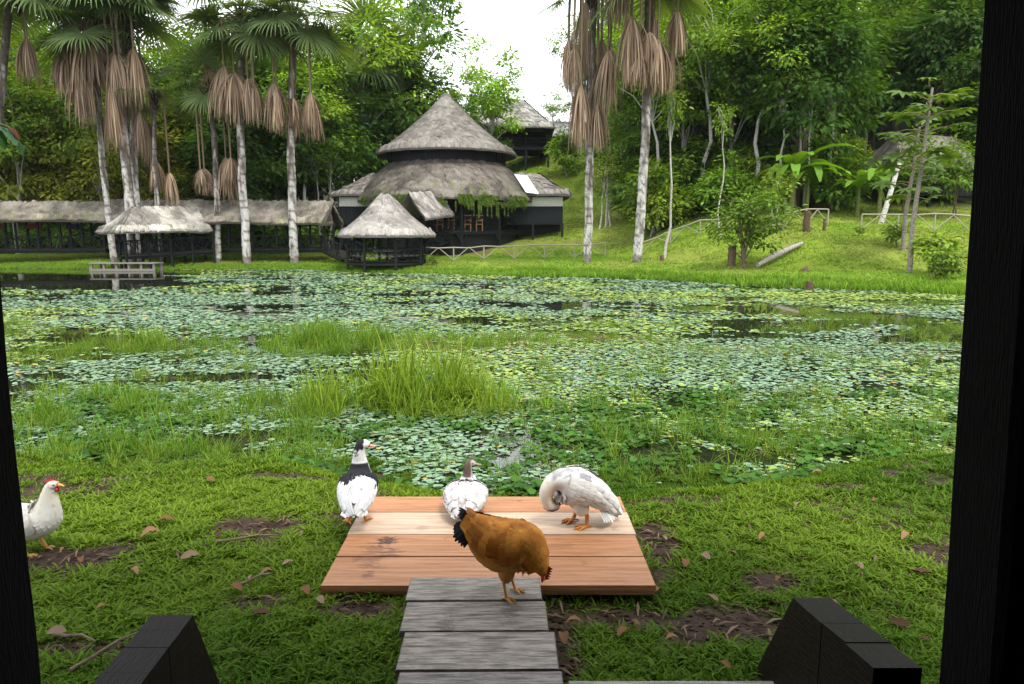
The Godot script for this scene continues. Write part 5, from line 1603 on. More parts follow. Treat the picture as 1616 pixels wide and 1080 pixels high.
func make_birds() -> void:
	M.skin = vmat(0.5, 0.0, 0.5)
	var orange := Color(0.5, 0.19, 0.03)
	# ---- brown hen, stooping (faces +x)
	var t := thing("brown_hen", "rusty brown hen stooping on the grey ramp boards with its head tucked down", "chicken", Vector3(-0.035, 0.632, -2.79), "", -0.12)
	t.scale = Vector3(0.8, 1.02, 0.88)
	var hen := loft([
		[Vector3(-0.205, 0.34, 0.0), 0.012, 0.012, 0.012], [Vector3(-0.18, 0.325, 0.0), 0.05, 0.045, 0.055], [Vector3(-0.13, 0.29, 0.0), 0.088, 0.07, 0.1], [Vector3(-0.06, 0.26, 0.0), 0.118, 0.085, 0.132],
		[Vector3(0.02, 0.25, 0.0), 0.128, 0.088, 0.14], [Vector3(0.09, 0.252, 0.005), 0.118, 0.086, 0.128], [Vector3(0.148, 0.242, 0.012), 0.1, 0.078, 0.122], [Vector3(0.182, 0.208, 0.02), 0.086, 0.062, 0.105], [Vector3(0.198, 0.172, 0.026), 0.07, 0.05, 0.085], [Vector3(0.21, 0.15, 0.03), 0.048, 0.04, 0.056], [Vector3(0.214, 0.13, 0.033), 0.03, 0.03, 0.032], [Vector3(0.214, 0.116, 0.035), 0.012, 0.013, 0.012]], 46)
	var rust := func(tt, a, q) -> Color:
		var c := Color(0.26, 0.085, 0.012).lerp(Color(0.5, 0.21, 0.034), clampf(0.5 + noise.get_noise_3d(q.x * 900.0, q.y * 900.0, q.z * 900.0) * 1.4, 0, 1))
		if tt > 0.5: c = c.lerp(Color(0.5, 0.2, 0.028), smoothstep(0.5, 0.68, tt) * 0.7)
		if sin(a) < -0.35 and tt < 0.6: c = c.lerp(Color(0.36, 0.2, 0.06), 0.5)
		return c
	part(t, "body", loft_mesh(hen, 30, rust, 0.004), M.feather)
	tag(part(t, "plumage", plumage(hen, 1500, 0.04, 0.86, func(tt): return 0.034 if tt < 0.5 else 0.024, rust), M.feather), "", "", "", "stuff")
	for s in [1.0, -1.0]: part(t, "wing", wing(hen, s, 0.5, 0.13, 0.62, -0.35, rust, 0.1, 0.1), M.feather)
	tail_fan(t, Vector3(-0.18, 0.335, 0.0), Vector3(-0.8, 0.5, 0.0), 9, 0.55, 0.085, 0.016, Color(0.012, 0.013, 0.014), Vector3(0.6, 0.7, 0))
	tail_fan(t, Vector3(-0.18, 0.32, 0.03), Vector3(-0.7, -0.45, 0.3), 8, 0.5, 0.1, 0.016, Color(0.014, 0.014, 0.015), Vector3(-0.3, 0.5, 0.8))
	tail_fan(t, Vector3(-0.15, 0.345, 0.0), Vector3(-0.7, 0.45, 0.0), 8, 0.6, 0.07, 0.018, Color(0.28, 0.11, 0.02), Vector3(0.4, 0.9, 0))
	leg(t, Vector3(0.02, 0.14, 0.05), Vector3(0.02, 0.0, 0.05), 0.0085, Color(0.42, 0.2, 0.035), -0.25, false, 0.062)
	leg(t, Vector3(0.03, 0.14, -0.045), Vector3(0.055, 0.0, -0.045), 0.0085, Color(0.42, 0.2, 0.035), -0.3, false, 0.062)
	for s in [1.0, -1.0]: part(t, "thigh", ball(Vector3(0.02, 0.135, 0.05 * s), Vector3(0.048, 0.055, 0.036), Color(0.34, 0.16, 0.04)), M.feather)
	var cm := Geo.new(); cm.col = Color(0.45, 0.02, 0.015)
	for k in 5:
		var q := Vector3(0.245 - 0.004 * k, 0.158 - 0.011 * k, 0.048)
		cm.tri(q + Vector3(0, 0.009, 0.003), q + Vector3(0.026, -0.004, 0.004), q + Vector3(0, -0.009, 0.003)); cm.tri(q + Vector3(0, 0.009, -0.003), q + Vector3(0, -0.009, -0.003), q + Vector3(0.026, -0.004, 0.0))
	part(t, "comb", cm.mesh(), M.skin)
	var bk := Geo.new(); bk.col = Color(0.4, 0.22, 0.06)
	bk.tube([Vector3(0.218, 0.12, 0.036), Vector3(0.224, 0.103, 0.037), Vector3(0.226, 0.092, 0.037)], [0.009, 0.006, 0.001], 8)
	part(t, "beak", bk.mesh(), M.skin)
	for s in [1.0, -1.0]: part(t, "wattle", ball(Vector3(0.214, 0.108, 0.04 + 0.014 * s), Vector3(0.008, 0.015, 0.006), Color(0.42, 0.02, 0.015)), M.skin)
	for s in [1.0, -1.0]: part(t, "eye", ball(Vector3(0.225, 0.135, 0.035 + 0.026 * s), Vector3(0.005, 0.005, 0.003), Color(0.02, 0.012, 0.01)), M.skin)

	# ---- white hen by the left post (faces +x)
	t = thing("white_hen", "white hen with a red comb standing on the grass beside the left post", "chicken", Vector3(-2.56, ground(-2.56, 3.42), -3.42), "", 0.12)
	var wh := loft([
		[Vector3(-0.2, 0.26, 0), 0.01, 0.01, 0.01], [Vector3(-0.17, 0.245, 0), 0.045, 0.04, 0.045], [Vector3(-0.09, 0.21, 0), 0.085, 0.075, 0.085], [Vector3(0.0, 0.19, 0), 0.1, 0.08, 0.105], [Vector3(0.075, 0.205, 0), 0.085, 0.08, 0.095],
		[Vector3(0.105, 0.265, 0), 0.055, 0.055, 0.06], [Vector3(0.115, 0.325, 0), 0.037, 0.038, 0.036], [Vector3(0.128, 0.365, 0), 0.026, 0.028, 0.026], [Vector3(0.15, 0.378, 0), 0.021, 0.023, 0.02], [Vector3(0.166, 0.376, 0), 0.012, 0.013, 0.012], [Vector3(0.172, 0.375, 0), 0.004, 0.004, 0.004]], 42)
	var cream := func(tt, _a, q) -> Color: return Color(0.52, 0.48, 0.39).lerp(Color(0.58, 0.57, 0.53), clampf(0.5 + noise.get_noise_3d(q.x * 700.0, q.y * 700.0, q.z * 700.0), 0, 1)) if tt < 0.86 else Color(0.45, 0.2, 0.13)
	part(t, "body", loft_mesh(wh, 28, cream, 0.003), M.feather)
	tag(part(t, "plumage", plumage(wh, 1000, 0.04, 0.8, func(tt): return 0.032 if tt < 0.5 else 0.018, cream), M.feather), "", "", "", "stuff")
	for s in [1.0, -1.0]: part(t, "wing", wing(wh, s, 0.4, 0.12, 0.75, -0.35, cream, 0.12, 0.1), M.feather)
	tail_fan(t, Vector3(-0.16, 0.26, 0), Vector3(-0.7, 0.7, 0), 8, 0.4, 0.12, 0.02, Color(0.65, 0.62, 0.55))
	leg(t, Vector3(0.0, 0.11, 0.045), Vector3(0.0, 0.0, 0.045), 0.0085, Color(0.45, 0.25, 0.05), 0.0, false)
	leg(t, Vector3(0.03, 0.11, -0.045), Vector3(0.05, 0.0, -0.045), 0.0085, Color(0.45, 0.25, 0.05), 0.0, false)
	cm = Geo.new(); cm.col = Color(0.5, 0.025, 0.02)
	for k in 5:
		var q := Vector3(0.158 - 0.012 * k, 0.395 + 0.003 * sin(k * 0.8), 0)
		for s in [1.0, -1.0]:
			if s > 0: cm.tri(q + Vector3(-0.009, 0, 0.003), q + Vector3(0.008, 0, 0.003), q + Vector3(-0.003, 0.018, 0.0))
			else: cm.tri(q + Vector3(-0.009, 0, -0.003), q + Vector3(-0.003, 0.018, 0.0), q + Vector3(0.008, 0, -0.003))
	part(t, "comb", cm.mesh(), M.skin)
	bk = Geo.new(); bk.col = Color(0.6, 0.32, 0.06)
	bk.tube([Vector3(0.165, 0.376, 0), Vector3(0.182, 0.373, 0), Vector3(0.195, 0.366, 0)], [0.01, 0.007, 0.001], 8)
	part(t, "beak", bk.mesh(), M.skin)
	for s in [1.0, -1.0]:
		part(t, "wattle", ball(Vector3(0.158, 0.35, 0.008 * s), Vector3(0.008, 0.014, 0.004), Color(0.45, 0.025, 0.02)), M.skin)
		part(t, "eye", ball(Vector3(0.152, 0.382, 0.02 * s), Vector3(0.004, 0.004, 0.003), Color(0.03, 0.015, 0.01)), M.skin)

	# ---- piebald duck seen from behind (faces +x locally, turned away), head turned to its right
	t = thing("piebald_duck", "black and white duck standing at the platform corner with its back turned", "duck", Vector3(-0.87, 0.6, -3.68), "", PI * 0.5 + 0.1)
	t.scale = Vector3(0.86, 0.86, 0.84)
	var du := loft([
		[Vector3(-0.2, 0.150, 0), 0.012, 0.01, 0.01], [Vector3(-0.18, 0.158, 0), 0.045, 0.03, 0.03], [Vector3(-0.12, 0.180, 0), 0.09, 0.06, 0.06], [Vector3(-0.04, 0.210, 0), 0.115, 0.085, 0.085], [Vector3(0.045, 0.245, 0), 0.112, 0.085, 0.095], [Vector3(0.1, 0.290, 0), 0.078, 0.06, 0.085],
		[Vector3(0.12, 0.350, 0), 0.0549, 0.0512, 0.0549], [Vector3(0.118, 0.405, 0.0), 0.0415, 0.0415, 0.0415], [Vector3(0.12, 0.445, 0.006), 0.0378, 0.0378, 0.0378], [Vector3(0.126, 0.468, 0.022), 0.0366, 0.0366, 0.0342], [Vector3(0.13, 0.467, 0.05), 0.0293, 0.0317, 0.0293], [Vector3(0.133, 0.460, 0.066), 0.0171, 0.0183, 0.0159], [Vector3(0.134, 0.458, 0.07), 0.0049, 0.0049, 0.0049]], 50)
	var pied := func(tt, a, q) -> Color:
		var white := Color(0.56, 0.57, 0.58); var black := Color(0.018, 0.018, 0.022)
		var edge := noise.get_noise_3d(q.x * 1500.0, q.y * 900.0, q.z * 1700.0) * 0.05
		if tt > 0.88: return Color(0.3, 0.05, 0.035) if q.z > 0.045 and q.y > 0.455 else white
		if q.y > 0.443 and q.z < 0.034: return black
		if tt > 0.6 and q.y > 0.415 and q.y < 0.435 and q.z < 0.0: return black
		if tt > 0.29 + edge and tt < 0.5 and sin(a) > 0.05 - edge * 6.0: return black
		return white.lerp(Color(0.5, 0.5, 0.5), 0.35 if tt > 0.5 and tt < 0.72 else 0.0)
	part(t, "body", loft_mesh(du, 30, pied, 0.003), M.feather)
	tag(part(t, "plumage", plumage(du, 1100, 0.04, 0.66, func(tt): return 0.036 if tt < 0.45 else 0.018, pied), M.feather), "", "", "", "stuff")
	for s in [1.0, -1.0]: part(t, "wing", wing(du, s, 0.37, 0.14, 1.15, -0.35, pied, 0.15, 0.2), M.feather)
	tail_fan(t, Vector3(-0.16, 0.15, 0.0), Vector3(-0.85, -0.3, 0.0), 9, 0.95, 0.11, 0.02, Color(0.68, 0.66, 0.63), Vector3(-0.5, 0.8, 0))
	tail_fan(t, Vector3(-0.14, 0.23, 0.01), Vector3(-0.75, -0.4, 0.1), 4, 0.5, 0.08, 0.02, Color(0.72, 0.72, 0.73), Vector3(-0.4, 0.9, 0.1))
	leg(t, Vector3(-0.03, 0.14, -0.05), Vector3(-0.06, 0.0, -0.06), 0.011, orange, 0.5, true, 0.07)
	leg(t, Vector3(-0.03, 0.14, 0.05), Vector3(-0.04, 0.0, 0.045), 0.011, orange, -0.4, true, 0.07)
	bk = Geo.new(); bk.col = Color(0.55, 0.25, 0.17)
	bk.tube([Vector3(0.132, 0.46, 0.06), Vector3(0.135, 0.454, 0.085), Vector3(0.138, 0.45, 0.108)], [0.014, 0.01, 0.006], 8)
	part(t, "bill", bk.mesh(), M.skin)
	for s in [1.0, -1.0]: part(t, "eye", ball(Vector3(0.13 - 0.027 * s, 0.475, 0.04), Vector3(0.003, 0.004, 0.004), Color(0.02, 0.015, 0.01)), M.skin)

	# ---- resting duck with a brown head, seen from behind
	t = thing("resting_duck", "white duck with a brown head lying on the planks with its back turned", "duck", Vector3(-0.27, 0.6, -3.8), "", PI * 0.5 - 0.05)
	t.scale = Vector3(0.95, 0.9, 0.96)
	var rd := loft([
		[Vector3(-0.2, 0.07, 0), 0.012, 0.01, 0.01], [Vector3(-0.17, 0.08, 0), 0.055, 0.04, 0.035], [Vector3(-0.1, 0.095, 0), 0.1, 0.075, 0.085], [Vector3(-0.01, 0.1, 0), 0.12, 0.09, 0.098], [Vector3(0.08, 0.11, 0), 0.105, 0.075, 0.1], [Vector3(0.125, 0.155, 0), 0.06, 0.045, 0.075],
		[Vector3(0.125, 0.2, 0), 0.03, 0.03, 0.032], [Vector3(0.122, 0.235, 0), 0.024, 0.024, 0.024], [Vector3(0.125, 0.262, 0.004), 0.024, 0.024, 0.024], [Vector3(0.13, 0.275, 0.018), 0.023, 0.022, 0.021], [Vector3(0.132, 0.27, 0.04), 0.016, 0.017, 0.016], [Vector3(0.134, 0.266, 0.05), 0.005, 0.005, 0.005]], 46)
	var rest := func(tt, a, q) -> Color:
		if tt > 0.52: return Color(0.1, 0.075, 0.06).lerp(Color(0.4, 0.36, 0.32), 0.8 if q.z > 0.02 and q.x < 0.13 else 0.0)
		var c := Color(0.57, 0.56, 0.56)
		if noise.get_noise_3d(q.x * 2000.0, q.y * 2000.0, q.z * 2000.0) > 0.22 and sin(a) > 0.2: c = Color(0.42, 0.36, 0.36)
		return c
	part(t, "body", loft_mesh(rd, 30, rest, 0.003), M.feather)
	tag(part(t, "plumage", plumage(rd, 1000, 0.04, 0.6, func(tt): return 0.038 if tt < 0.45 else 0.016, rest), M.feather), "", "", "", "stuff")
	for s in [1.0, -1.0]: part(t, "wing", wing(rd, s, 0.38, 0.13, 1.2, -0.2, rest, 0.14, 0.12), M.feather)
	tail_fan(t, Vector3(-0.16, 0.08, 0), Vector3(-0.95, -0.15, 0), 7, 0.5, 0.1, 0.018, Color(0.66, 0.64, 0.62))
	bk = Geo.new(); bk.col = Color(0.25, 0.18, 0.15)
	bk.tube([Vector3(0.133, 0.268, 0.044), Vector3(0.136, 0.262, 0.065), Vector3(0.138, 0.259, 0.082)], [0.01, 0.008, 0.005], 8)
	part(t, "bill", bk.mesh(), M.skin)
	for s in [1.0, -1.0]: part(t, "eye", ball(Vector3(0.13 - 0.021 * s, 0.28, 0.03), Vector3(0.003, 0.0035, 0.0035), Color(0.02, 0.015, 0.01)), M.skin)

	# ---- preening duck: neck arched down, bill against its breast (faces +x locally, turned to the left)
	t = thing("preening_duck", "white duck preening its breast with its neck arched down", "duck", Vector3(0.37, 0.6, -3.6), "", PI + 0.22)
	var pr := loft([
		[Vector3(-0.165, 0.115, 0), 0.012, 0.01, 0.01], [Vector3(-0.145, 0.132, 0), 0.05, 0.04, 0.035], [Vector3(-0.09, 0.175, 0), 0.09, 0.07, 0.075], [Vector3(-0.02, 0.22, 0), 0.112, 0.09, 0.108], [Vector3(0.05, 0.252, 0), 0.102, 0.085, 0.12], [Vector3(0.105, 0.272, 0), 0.072, 0.056, 0.085], [Vector3(0.15, 0.255, 0.006), 0.053, 0.046, 0.05],
		[Vector3(0.18, 0.205, 0.014), 0.044, 0.04, 0.04], [Vector3(0.18, 0.158, 0.02), 0.039, 0.036, 0.036], [Vector3(0.16, 0.122, 0.024), 0.036, 0.036, 0.034], [Vector3(0.128, 0.115, 0.026), 0.03, 0.032, 0.028], [Vector3(0.108, 0.121, 0.026), 0.017, 0.018, 0.016], [Vector3(0.103, 0.123, 0.026), 0.004, 0.004, 0.004]], 50)
	var pre := func(tt, a, q) -> Color:
		var c := Color(0.59, 0.58, 0.56)
		if tt > 0.9: return Color(0.42, 0.07, 0.05)
		if tt > 0.72 and q.y < 0.104: return Color(0.09, 0.085, 0.085)
		if tt > 0.5 and tt < 0.75: c = Color(0.68, 0.63, 0.54)
		if sin(a) > 0.55 and tt > 0.3 and tt < 0.48 and noise.get_noise_3d(q.x * 1500.0, q.y * 1500.0, q.z * 1500.0) > -0.08: c = Color(0.3, 0.3, 0.31)
		return c
	part(t, "body", loft_mesh(pr, 30, pre, 0.003), M.feather)
	tag(part(t, "plumage", plumage(pr, 1200, 0.04, 0.78, func(tt): return 0.036 if tt < 0.42 else 0.016, pre), M.feather), "", "", "", "stuff")
	for s in [1.0, -1.0]: part(t, "wing", wing(pr, s, 0.4, 0.12, 1.1, -0.4, pre, 0.2, 0.3), M.feather)
	tail_fan(t, Vector3(-0.1, 0.14, -0.03), Vector3(-0.6, -0.75, -0.15), 9, 0.6, 0.14, 0.022, Color(0.6, 0.59, 0.57), Vector3(-0.8, 0.3, -0.5))
	leg(t, Vector3(0.0, 0.12, 0.05), Vector3(0.015, 0.0, 0.05), 0.011, orange, 0.2, true, 0.075)
	leg(t, Vector3(-0.01, 0.12, -0.05), Vector3(-0.03, 0.0, -0.05), 0.011, orange, 0.1, true, 0.075)
	for s in [1.0, -1.0]: part(t, "thigh", ball(Vector3(0.0, 0.12, 0.05 * s), Vector3(0.045, 0.05, 0.035), Color(0.66, 0.62, 0.55)), M.feather)
	bk = Geo.new(); bk.col = Color(0.45, 0.12, 0.08)
	bk.tube([Vector3(0.11, 0.12, 0.026), Vector3(0.088, 0.132, 0.026), Vector3(0.072, 0.142, 0.026)], [0.014, 0.011, 0.006], 8)
	part(t, "bill", bk.mesh(), M.skin)
	for s in [1.0, -1.0]: part(t, "eye", ball(Vector3(0.145, 0.11, 0.026 + 0.032 * s), Vector3(0.004, 0.004, 0.003), Color(0.02, 0.015, 0.01)), M.skin)

# ---------------------------------------------------------------- pond and grass
func stuff_node(o: Node3D, called: String, label: String, category: String) -> void:
	o.name = numbered(called)
	add_child(o)
	tag(o, label, category, "", "stuff")

func pad_mesh(sides: int, notch: bool) -> Mesh:
	var g := Geo.new()
	g.col = Color(1, 1, 1)
	var c := g.p(Vector3(0, -0.03, 0), Vector3.UP)
	var rim := []
	for k in sides:
		var a := TAU * k / sides
		var r := 1.0 * (0.25 if notch and k == 0 else rnd(0.9, 1.06))
		g.col = shade(Color(1, 1, 1), rnd(0.88, 1.08))
		rim.push_back(g.p(Vector3(cos(a) * r, 0.05 + rnd(-0.04, 0.06), sin(a) * r), Vector3(cos(a) * -0.12, 1, sin(a) * -0.12).normalized()))
	for k in sides: g.tri_i(c, rim[(k + 1) % sides], rim[k])
	return g.mesh()

# how thickly tall grass stands at a place: [share, height]
const STANDS := [[-1.2, 8.4, 1.5, 0.5, 0.62, 0.78], [-1.5, 8.8, 1.25, 0.4, 0.75, 1.0], [-0.2, 8.5, 0.45, 0.25, 0.7, 0.6], [-2.6, 8.6, 0.9, 0.6, 0.8, 0.5], [-4.0, 8.4, 2.0, 0.9, 0.25, 0.42], [-3.6, 7.4, 2.2, 1.2, 0.42, 0.4], [-2.5, 6.7, 1.8, 0.9, 0.55, 0.28], [-4.6, 6.6, 1.6, 1.2, 0.5, 0.38], [-7.2, 13.2, 1.8, 0.8, 1.1, 0.5], [-3.5, 13.4, 1.3, 1.2, 1.2, 0.6], [-0.7, 13.7, 1.9, 0.9, 1.0, 0.45], [2.6, 12.7, 1.9, 0.5, 0.7, 0.25], [-6.2, 15.6, 1.6, 0.4, 0.6, 0.35], [0.8, 14.4, 1.6, 0.6, 0.8, 0.3], [4.6, 13.0, 1.8, 0.4, 0.5, 0.22], [3.4, 8.2, 1.4, 0.5, 0.4, 0.3], [-5.6, 11.2, 1.4, 0.4, 0.35, 0.25], [7.0, 9.6, 1.2, 0.5, 0.4, 0.28], [1.9, 7.2, 0.9, 0.7, 0.45, 0.4], [1.5, 9.0, 0.6, 0.5, 0.35, 0.45], [2.9, 7.0, 1.4, 0.8, 0.7, 0.28], [4.2, 7.2, 1.2, 0.8, 0.6, 0.3], [0.5, 6.2, 1.4, 0.5, 0.55, 0.2], [-0.7, 6.1, 0.9, 0.4, 0.45, 0.2], [5.2, 11.0, 1.6, 0.5, 0.4, 0.25], [8.6, 12.4, 1.6, 0.6, 0.5, 0.22], [9.0, 17.6, 1.5, 0.7, 0.8, 0.28], [12.5, 20.5, 1.8, 0.8, 0.6, 0.25], [-5.6, 8.2, 1.2, 1.2, 0.6, 0.4], [0.2, 10.6, 0.8, 0.4, 0.2, 0.3], [-8.0, 10.6, 1.5, 0.6, 0.3, 0.25], [6.0, 8.0, 1.2, 0.9, 0.5, 0.3]]

func tuft(blades: int, spread: float, ln: float, w: float, lean: float, seg := 3, tone_var := 0.3) -> Mesh:
	var g := Geo.new()
	for k in blades:
		var a := rnd(0, TAU)
		var out := Vector3(cos(a), 0, sin(a))
		var q := Vector3(rnd(-1, 1), 0, rnd(-1, 1)) * spread
		q.y = -0.01
		var l := ln * rnd(0.55, 1.15)
		var dv := (out * lean * rnd(0.2, 1.3) + Vector3.UP).normalized()
		var pts := []; var wid := []
		for m in seg + 1:
			pts.push_back(q)
			wid.push_back(w * (0.7 if m == 0 else (1.0 if m < seg else 0.12)) * (1.0 - 0.25 * float(m) / seg))
			q += dv * l / seg
			dv = (dv + (out * 0.5 + Vector3.DOWN * 0.5) * lean * rnd(0.3, 0.9)).normalized()
		g.col = shade(Color(1, 1, 1), rnd(1.0 - tone_var, 1.0 + tone_var))
		if rng.randf() < 0.08: g.col = Color(2.0, 1.1, 0.9)
		g.strip(pts, wid, Vector3(-out.z, 0, out.x))
	return g.mesh()

func make_pond_plants() -> void:
	# floating pads
	var near_pads := Swarm.new(); var far_pads := Swarm.new(); var edge_pads := Swarm.new()
	var tries := 0
	for band in [[5.5, 9.5, 520.0, 0.027], [9.5, 15.0, 330.0, 0.035], [15.0, 25.0, 165.0, 0.05], [25.0, 44.5, 72.0, 0.07]]:
		var area: float = (band[1] - band[0]) * (band[0] + band[1]) * 0.79
		for k in int(area * band[2]):
			var d: float = sqrt(rnd(band[0] * band[0], band[1] * band[1]))
			var x := rnd(-0.79, 0.79) * d
			if ground(x, d) > 0.0: continue
			var open := ns(x, d * 1.6, 0.16) + ns(x, d * 2.2, 0.6) * 0.55
			# clear dark water in the far left corner and in scattered gaps
			open -= 1.6 * smoothstep(-0.44, -0.52, x / d + ns(x, d, 0.2) * 0.08) * smoothstep(25.0, 31.0, d)
			open -= 0.5 * smoothstep(4.0, 7.0, x) * smoothstep(12.0, 15.0, d) * smoothstep(24.0, 18.0, d)
			if open < -0.36 or (open < -0.14 and rng.randf() < 0.5): continue
			var s: float = band[3] * rnd(0.5, 1.55)
			var tone := Color(0.1, 0.185, 0.1).lerp(Color(0.205, 0.3, 0.19), rng.randf())
			var mixk := clampf(ns(x + 50.0, d, 0.1) * 1.6 + 0.2, 0, 1)
			if rng.randf() < mixk: tone = Color(0.15, 0.25, 0.055).lerp(Color(0.26, 0.34, 0.07), rng.randf())
			if rng.randf() < 0.03: tone = Color(0.3, 0.24, 0.07)
			var tilt := Basis(Vector3(rnd(-1, 1), 0, rnd(-1, 1)).normalized(), rnd(0.0, 0.22)) * Basis(Vector3.UP, rnd(0, TAU))
			var sw := near_pads if rng.randf() < 0.6 else far_pads
			sw.add(tilt.scaled(Vector3(s, s, s * rnd(0.75, 1.0))), Vector3(x, rnd(0.006, 0.035), -d), tone)
	stuff_node(near_pads.node(pad_mesh(9, false), M.pad), "floating_pads", "blue green round floating pads covering the pond", "water plants")
	stuff_node(far_pads.node(pad_mesh(8, true), M.pad), "floating_pads", "notched floating lily pads spread among the round pads", "water plants")
	# tall grass in stands, with shorter sedge round it
	var tall := Swarm.new(); var low := Swarm.new(); var dry := Swarm.new(); var leafy := Swarm.new()
	for s in STANDS:
		var n := int(s[2] * s[3] * 650.0 * s[4] / (1.0 if s[1] < 10.0 else 1.5))
		for k in n:
			var a := rnd(0, TAU); var r := sqrt(rng.randf()) * 1.15
			var x: float = s[0] + cos(a) * r * s[2] + ns(s[1], k, 0.1) * 0.3; var d: float = s[1] + sin(a) * r * s[3]
			if rng.randf() > (0.42 if s[5] < 0.6 else 0.75) + ns(x, d, 1.1) * 2.2: continue
			var h: float = s[5] * rnd(0.45, 1.15) * (1.15 - 0.5 * r)
			var y := maxf(ground(x, d), -0.05)
			var tone := Color(0.085, 0.19, 0.022).lerp(Color(0.19, 0.29, 0.04), rng.randf())
			if s[5] > 0.55 and s[1] < 10.0: tone = Color(0.15, 0.27, 0.03).lerp(Color(0.28, 0.38, 0.055), rng.randf())
			var sw := tall if rng.randf() < 0.62 else low
			sw.add(Basis(Vector3.UP, rnd(0, TAU)).scaled(Vector3(h * 0.9 + 0.1, h, h * 0.9 + 0.1)), Vector3(x, y, -d), shade(tone, rnd(0.8, 1.15)))
			if rng.randf() < 0.012 or (s[1] > 12.0 and s[1] < 14.5 and s[0] > -1.0 and rng.randf() < 0.75):
				dry.add(Basis(Vector3.UP, rnd(0, TAU)).scaled(Vector3(0.36, 0.18, 0.36)), Vector3(x, y + 0.02, -d), Color(0.4, 0.3, 0.15).lerp(Color(0.3, 0.26, 0.1), rng.randf()))
	for k in 9000:   # single sprouts between the stands
		var d := sqrt(rnd(5.6 * 5.6, 17.0 * 17.0)); var x := rnd(-0.79, 0.79) * d
		var n := ns(x + 20.0, d * 1.5, 0.22) + ns(x, d, 0.9) * 0.5
		if n < rnd(0.02, 0.4) - 0.25 * smoothstep(10.0, 6.0, d) or ground(x, d) > 0.15: continue
		var h := rnd(0.12, 0.34)
		(tall if rng.randf() < 0.4 else low).add(Basis(Vector3.UP, rnd(0, TAU)).scaled(Vector3(h + 0.1, h, h + 0.1)), Vector3(x, maxf(ground(x, d), -0.03), -d), shade(Color(0.1, 0.2, 0.024).lerp(Color(0.2, 0.28, 0.045), rng.randf()), rnd(0.75, 1.15)))
	stuff_node(tall.node(tuft(9, 0.07, 1.0, 0.01, 0.3, 4), M.grass), "tall_grass", "tall upright bright grass standing in the pond", "grass")
	stuff_node(low.node(tuft(11, 0.14, 0.75, 0.011, 0.8, 4), M.grass), "sedge", "arching sedge round the tall pond grass", "grass")
	stuff_node(dry.node(tuft(14, 0.25, 1.1, 0.008, 1.6, 4), M.dead), "dry_reeds", "straw coloured flattened reeds on the pond islets", "reeds")
	# broad leaved water plants between near bank and pads
	var lg := Geo.new()
	for k in 5: g_leafy(lg, k * 1.256 + rnd(-0.4, 0.4))
	for k in 4200:
		var d := sqrt(rnd(5.3 * 5.3, 9.4 * 9.4)); var x := rnd(-0.79, 0.79) * d
		if ns(x, d, 0.4) + ns(x, d, 1.3) * 0.6 < 0.08: continue
		if ground(x, d) > 0.2: continue
		var s := rnd(0.03, 0.07)
		leafy.add(Basis(Vector3.UP, rnd(0, TAU)).scaled(Vector3.ONE * s), Vector3(x, maxf(ground(x, d), 0.0) + 0.01, -d), shade(Color(0.055, 0.135, 0.022), rnd(0.7, 1.5)))
	stuff_node(leafy.node(lg.mesh(), M.leaf), "bank_herbs", "dark broad leaved herbs along the near bank", "herbs")
	# long grass at the far water's edge
	var rim := Swarm.new()
	for k in 5200:
		var x := rnd(-34.0, 20.0)
		var d := shore(x) + rnd(-0.5, 1.4)
		var s := rnd(0.12, 0.32) * (1.3 if x > 0.0 else 0.8)
		rim.add(Basis(Vector3.UP, rnd(0, TAU)).scaled(Vector3(s * 1.6, s, s * 1.6)), Vector3(x, maxf(ground(x, d), -0.05), -d), shade(Color(0.18, 0.32, 0.04), rnd(0.75, 1.2)))
	stuff_node(rim.node(tuft(12, 0.3, 1.0, 0.03, 0.5, 2), M.grass), "bank_grass", "bright fringe of grass along the far bank", "grass")

func g_leafy(g: Geo, a: float) -> void:
	# a rounded blade on a short stalk, tipped outward
	g.col = shade(Color(1, 1, 1), rnd(0.7, 1.3))
	var out := Vector3(cos(a), 0, sin(a)); var side := Vector3(-out.z, 0, out.x)
	var nn := (Vector3.UP + out * rnd(-0.2, 0.7) + side * rnd(-0.4, 0.4)).normalized()
	var fwd := (out - nn * nn.dot(out)).normalized(); side = nn.cross(fwd)
	var c := out * rnd(0.3, 1.1) + Vector3.UP * rnd(0.2, 1.4)
	var m := g.p(c - nn * 0.08, nn)
	var rim := []
	for k in 8:
		var b := TAU * k / 8.0
		var r: float = [1.0, 0.85, 0.72, 0.75, 0.45, 0.75, 0.72, 0.85][k] * 0.75
		rim.push_back(g.p(c + fwd * cos(b) * r + side * sin(b) * r, (nn - (fwd * cos(b) + side * sin(b)) * 0.15).normalized()))
	for k in 8: g.tri_i(m, rim[k], rim[(k + 1) % 8])

func clear_of_boards(x: float, d: float) -> bool:
	if x > -0.86 and x < 0.64 and d > 2.97 and d < 3.99: return false
	if x > -0.44 and x < 0.17 and d < 3.0: return false
	return true

